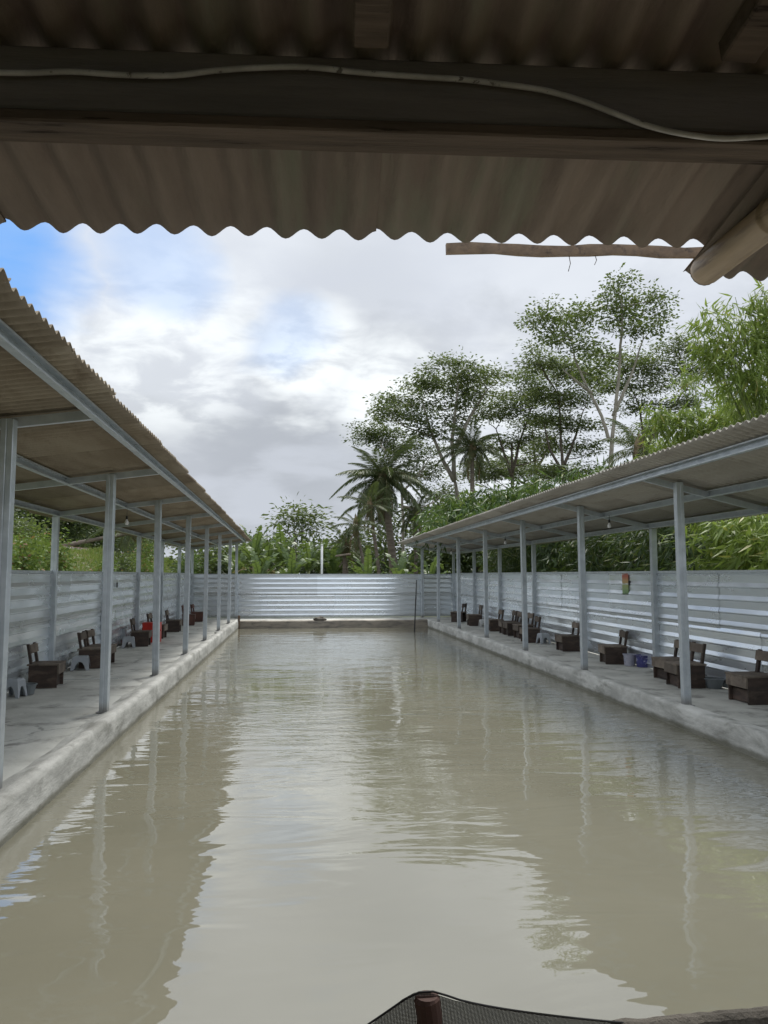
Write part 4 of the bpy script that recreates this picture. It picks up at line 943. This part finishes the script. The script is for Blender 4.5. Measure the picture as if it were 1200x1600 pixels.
for k, (X, Y) in enumerate(((7.6, 10.5), (7.9, 13.6), (8.3, 17.0), (8.2, 20.5), (8.4, 24.0), (8.2, 28.0))):
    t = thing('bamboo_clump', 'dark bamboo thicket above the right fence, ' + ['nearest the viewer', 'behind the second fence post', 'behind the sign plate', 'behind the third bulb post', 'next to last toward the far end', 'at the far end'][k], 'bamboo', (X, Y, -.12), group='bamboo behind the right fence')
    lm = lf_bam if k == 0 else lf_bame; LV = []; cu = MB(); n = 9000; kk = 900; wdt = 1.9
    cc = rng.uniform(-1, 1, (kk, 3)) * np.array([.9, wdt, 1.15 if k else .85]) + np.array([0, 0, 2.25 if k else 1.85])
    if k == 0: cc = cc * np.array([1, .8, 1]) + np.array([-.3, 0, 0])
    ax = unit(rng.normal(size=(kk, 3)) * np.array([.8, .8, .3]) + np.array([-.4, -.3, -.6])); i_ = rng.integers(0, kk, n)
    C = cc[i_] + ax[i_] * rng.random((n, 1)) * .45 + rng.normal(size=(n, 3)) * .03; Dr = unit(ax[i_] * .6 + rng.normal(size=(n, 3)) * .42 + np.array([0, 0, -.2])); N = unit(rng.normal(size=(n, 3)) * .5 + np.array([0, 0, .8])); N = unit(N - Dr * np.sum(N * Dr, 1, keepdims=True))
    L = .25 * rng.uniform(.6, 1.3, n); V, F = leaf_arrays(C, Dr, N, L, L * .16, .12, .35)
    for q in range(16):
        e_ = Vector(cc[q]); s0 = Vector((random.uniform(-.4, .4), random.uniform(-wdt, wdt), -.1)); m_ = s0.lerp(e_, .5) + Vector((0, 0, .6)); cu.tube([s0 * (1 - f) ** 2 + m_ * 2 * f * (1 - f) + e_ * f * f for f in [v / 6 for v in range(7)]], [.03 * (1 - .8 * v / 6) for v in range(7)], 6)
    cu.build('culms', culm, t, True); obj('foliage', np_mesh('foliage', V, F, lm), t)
# darker broadleaf trees farther behind the bamboo (closes the view under the right roof)
for k, (X, Y) in enumerate(((12.5, 12), (13, 17.5), (12.8, 23), (12.5, 29), (11.5, 35), (9, 38))):
    t = thing('leafy_tree', 'dark broad leafed tree behind the bamboo, ' + ['nearest the right edge', 'second from the right edge', 'third from the right edge', 'fourth from the right edge', 'by the far corner of the fence', 'beyond the far right corner'][k], 'tree', (X, Y, -.12), group='shade trees behind the bamboo')
    MB().tube([(0, 0, -.2), (.1, 0, 2), (.05, .1, 3.4)], [.14, .10, .06], 7).build('trunk', barkd, t, True); LV = []
    for q in range(7):
        (V, F), cc = pad_leaves((random.uniform(-1, 1), random.uniform(-2.4, 2.4), random.uniform(1.2, 3.9)), (1.5, 1.9, 1.2), 1500, 14, .34, .45, .3, .4, .4); LV.append((V, F))
    V, F = join(LV); obj('crown', np_mesh('crown', V, F, lf_dark), t)

# ------------------------------------------------------------------ railway bank on the left
mb = MB(); n = 160
for i in range(n + 1):
    y = 5 + i * .6; j_ = lambda a: .06 * nz((y, a, 0), 1.6)
    mb.v += [(-10.1 + j_(1) * 3, y, 2.30 + j_(2)), (-10.6, y, 2.60 + j_(3)), (-11.0, y, 2.80), (-13.0, y, 2.80), (-13.6, y, 2.5), (-14.4, y, 2.2)]
    if i:
        for k in range(5): a_ = (i - 1) * 6 + k; mb.f.append((a_, a_ + 1, a_ + 7, a_ + 6))
tag(mb.build('ballast_bank', balm, smooth=False), kind='structure')
n = 5000; C = np.stack([rng.uniform(-11.1, -10.0, n), rng.uniform(18, 60, n), np.zeros(n)], 1); C[:, 2] = 2.30 + (-10.1 - C[:, 0]).clip(-.1, .9) * .56 + .03
sz = rng.uniform(.03, .07, n); u3 = [unit(rng.normal(size=(n, 3))) for _ in range(4)]
V = np.stack([C + u * sz[:, None] for u in u3], 1).reshape(-1, 3); i = np.arange(n)[:, None] * 4; F = np.concatenate([i + np.array([t_]) for t_ in ((0, 1, 2), (0, 2, 3), (0, 3, 1), (1, 3, 2))], 1).reshape(-1, 3)
o = obj('ballast_stones', np_mesh('ballast_stones', V, F, balm)); tag(o, 'loose grey brown ballast stones on the railway bank', 'gravel', kind='stuff')
t = thing('railway_track', 'rusty railway track on the raised bank at the left', 'railway', (-12, 5, 2.8))
for X in (.53, -.53):
    b = MB().bar((X, 0, .13), (X, 95, .13), .07, .03).bar((X, 0, .075), (X, 95, .075), .016, .08).bar((X, 0, .025), (X, 95, .025), .13, .02); b.build('rail', rust, t)
sm = MB().box((0, 0, .0), (2.0, .24, .06), bev=.01).mesh('sleeper', stone)
for k in range(120): obj('sleeper', sm, t, (0, 1 + k * .62, -.015))
# grass
n = 42000; X = -5.6 - 4.9 * rng.random(n) ** .8; Y = 8 + 62 * rng.random(n) ** 1.3
gzv = np.vectorize(gz); Z = gzv(X, Y); C = np.stack([X, Y, Z], 1); Dr = unit(rng.normal(size=(n, 3)) * np.array([.45, .45, .1]) + np.array([0, 0, 1])); N = unit(rng.normal(size=(n, 3)) + .01); N = unit(N - Dr * np.sum(N * Dr, 1, keepdims=True))
L = rng.uniform(.12, .36, n) * (1 + .5 * np.sin(X * 1.7 + Y * .6)); V, F = leaf_arrays(C, Dr, N, L, np.full(n, .045), .2, .3)
o = obj('grass', np_mesh('grass', V, F, lf_grass)); tag(o, 'bright green grass on the railway bank beyond the left fence', 'grass', kind='stuff')
def shrub(label, x, y, r, h, n, lm, size=.16, asp=.5):
    t = thing('shrub', label, 'shrub', (x, y, gz(x, y)), group='shrubs on the railway bank'); st = MB(); LV = []
    for k in range(6):
        a_ = k * 1.1; rr = r * .6 * random.random(); c_ = Vector((rr * math.cos(a_), rr * math.sin(a_), h * random.uniform(.4, .85))); st.tube([(0, 0, -.1), c_ * .5 + Vector((0, 0, .1)), c_], [.025, .018, .008], 5)
        (V, F), cc = pad_leaves(c_, (r * .55, r * .55, h * .28), n // 6, 9, size, asp, .35, .3, .12); LV.append((V, F))
    st.build('stems', barkd, t, True); V, F = join(LV); obj('foliage', np_mesh('foliage', V, F, lm), t)
random.seed(31)
for k, (x, y, r, h, n, lm) in enumerate(((-6.3, 16.2, .75, 2.2, 2400, lf_shrub), (-6.2, 18.2, .6, 2.3, 2000, lf_shrub), (-6.4, 21.5, .5, 2.45, 1600, lf_shrub), (-6.6, 27.2, .5, 1.9, 1500, lf_shrub), (-6.5, 28.8, .45, 2.0, 1500, lf_dark), (-7.0, 36.5, .8, 2.6, 1900, lf_shrub), (-7.0, 32.5, .5, 1.7, 1300, lf_dark), (-6.6, 34.3, .5, 1.9, 1300, lf_shrub), (-6.2, 44, .9, 2.5, 2000, lf_bamd), (-6.4, 54, 1.2, 2.8, 2200, lf_shrub))):
    shrub(['light green shrub close behind the left fence, nearest the viewer', 'light green shrub second behind the left fence', 'shrub with reddish young leaves right of the first rear post', 'light green shrub left of the third shelter post', 'dark round shrub half way along the left fence', 'shrub on the bank before the small palm', 'dark shrub against the ballast', 'low light shrub between two dark ones on the bank', 'leafy shrub beyond the far left corner of the fence', 'farthest bushy shrub on the bank near the banana plants'][k], x, y, r, h, n, lm, .13 if lm is not lf_bamd else .3, .5 if lm is not lf_bamd else .2)
print('objects', len(bpy.data.objects), 'tris', sum(len(o.data.polygons) for o in bpy.data.objects if o.type == 'MESH'))
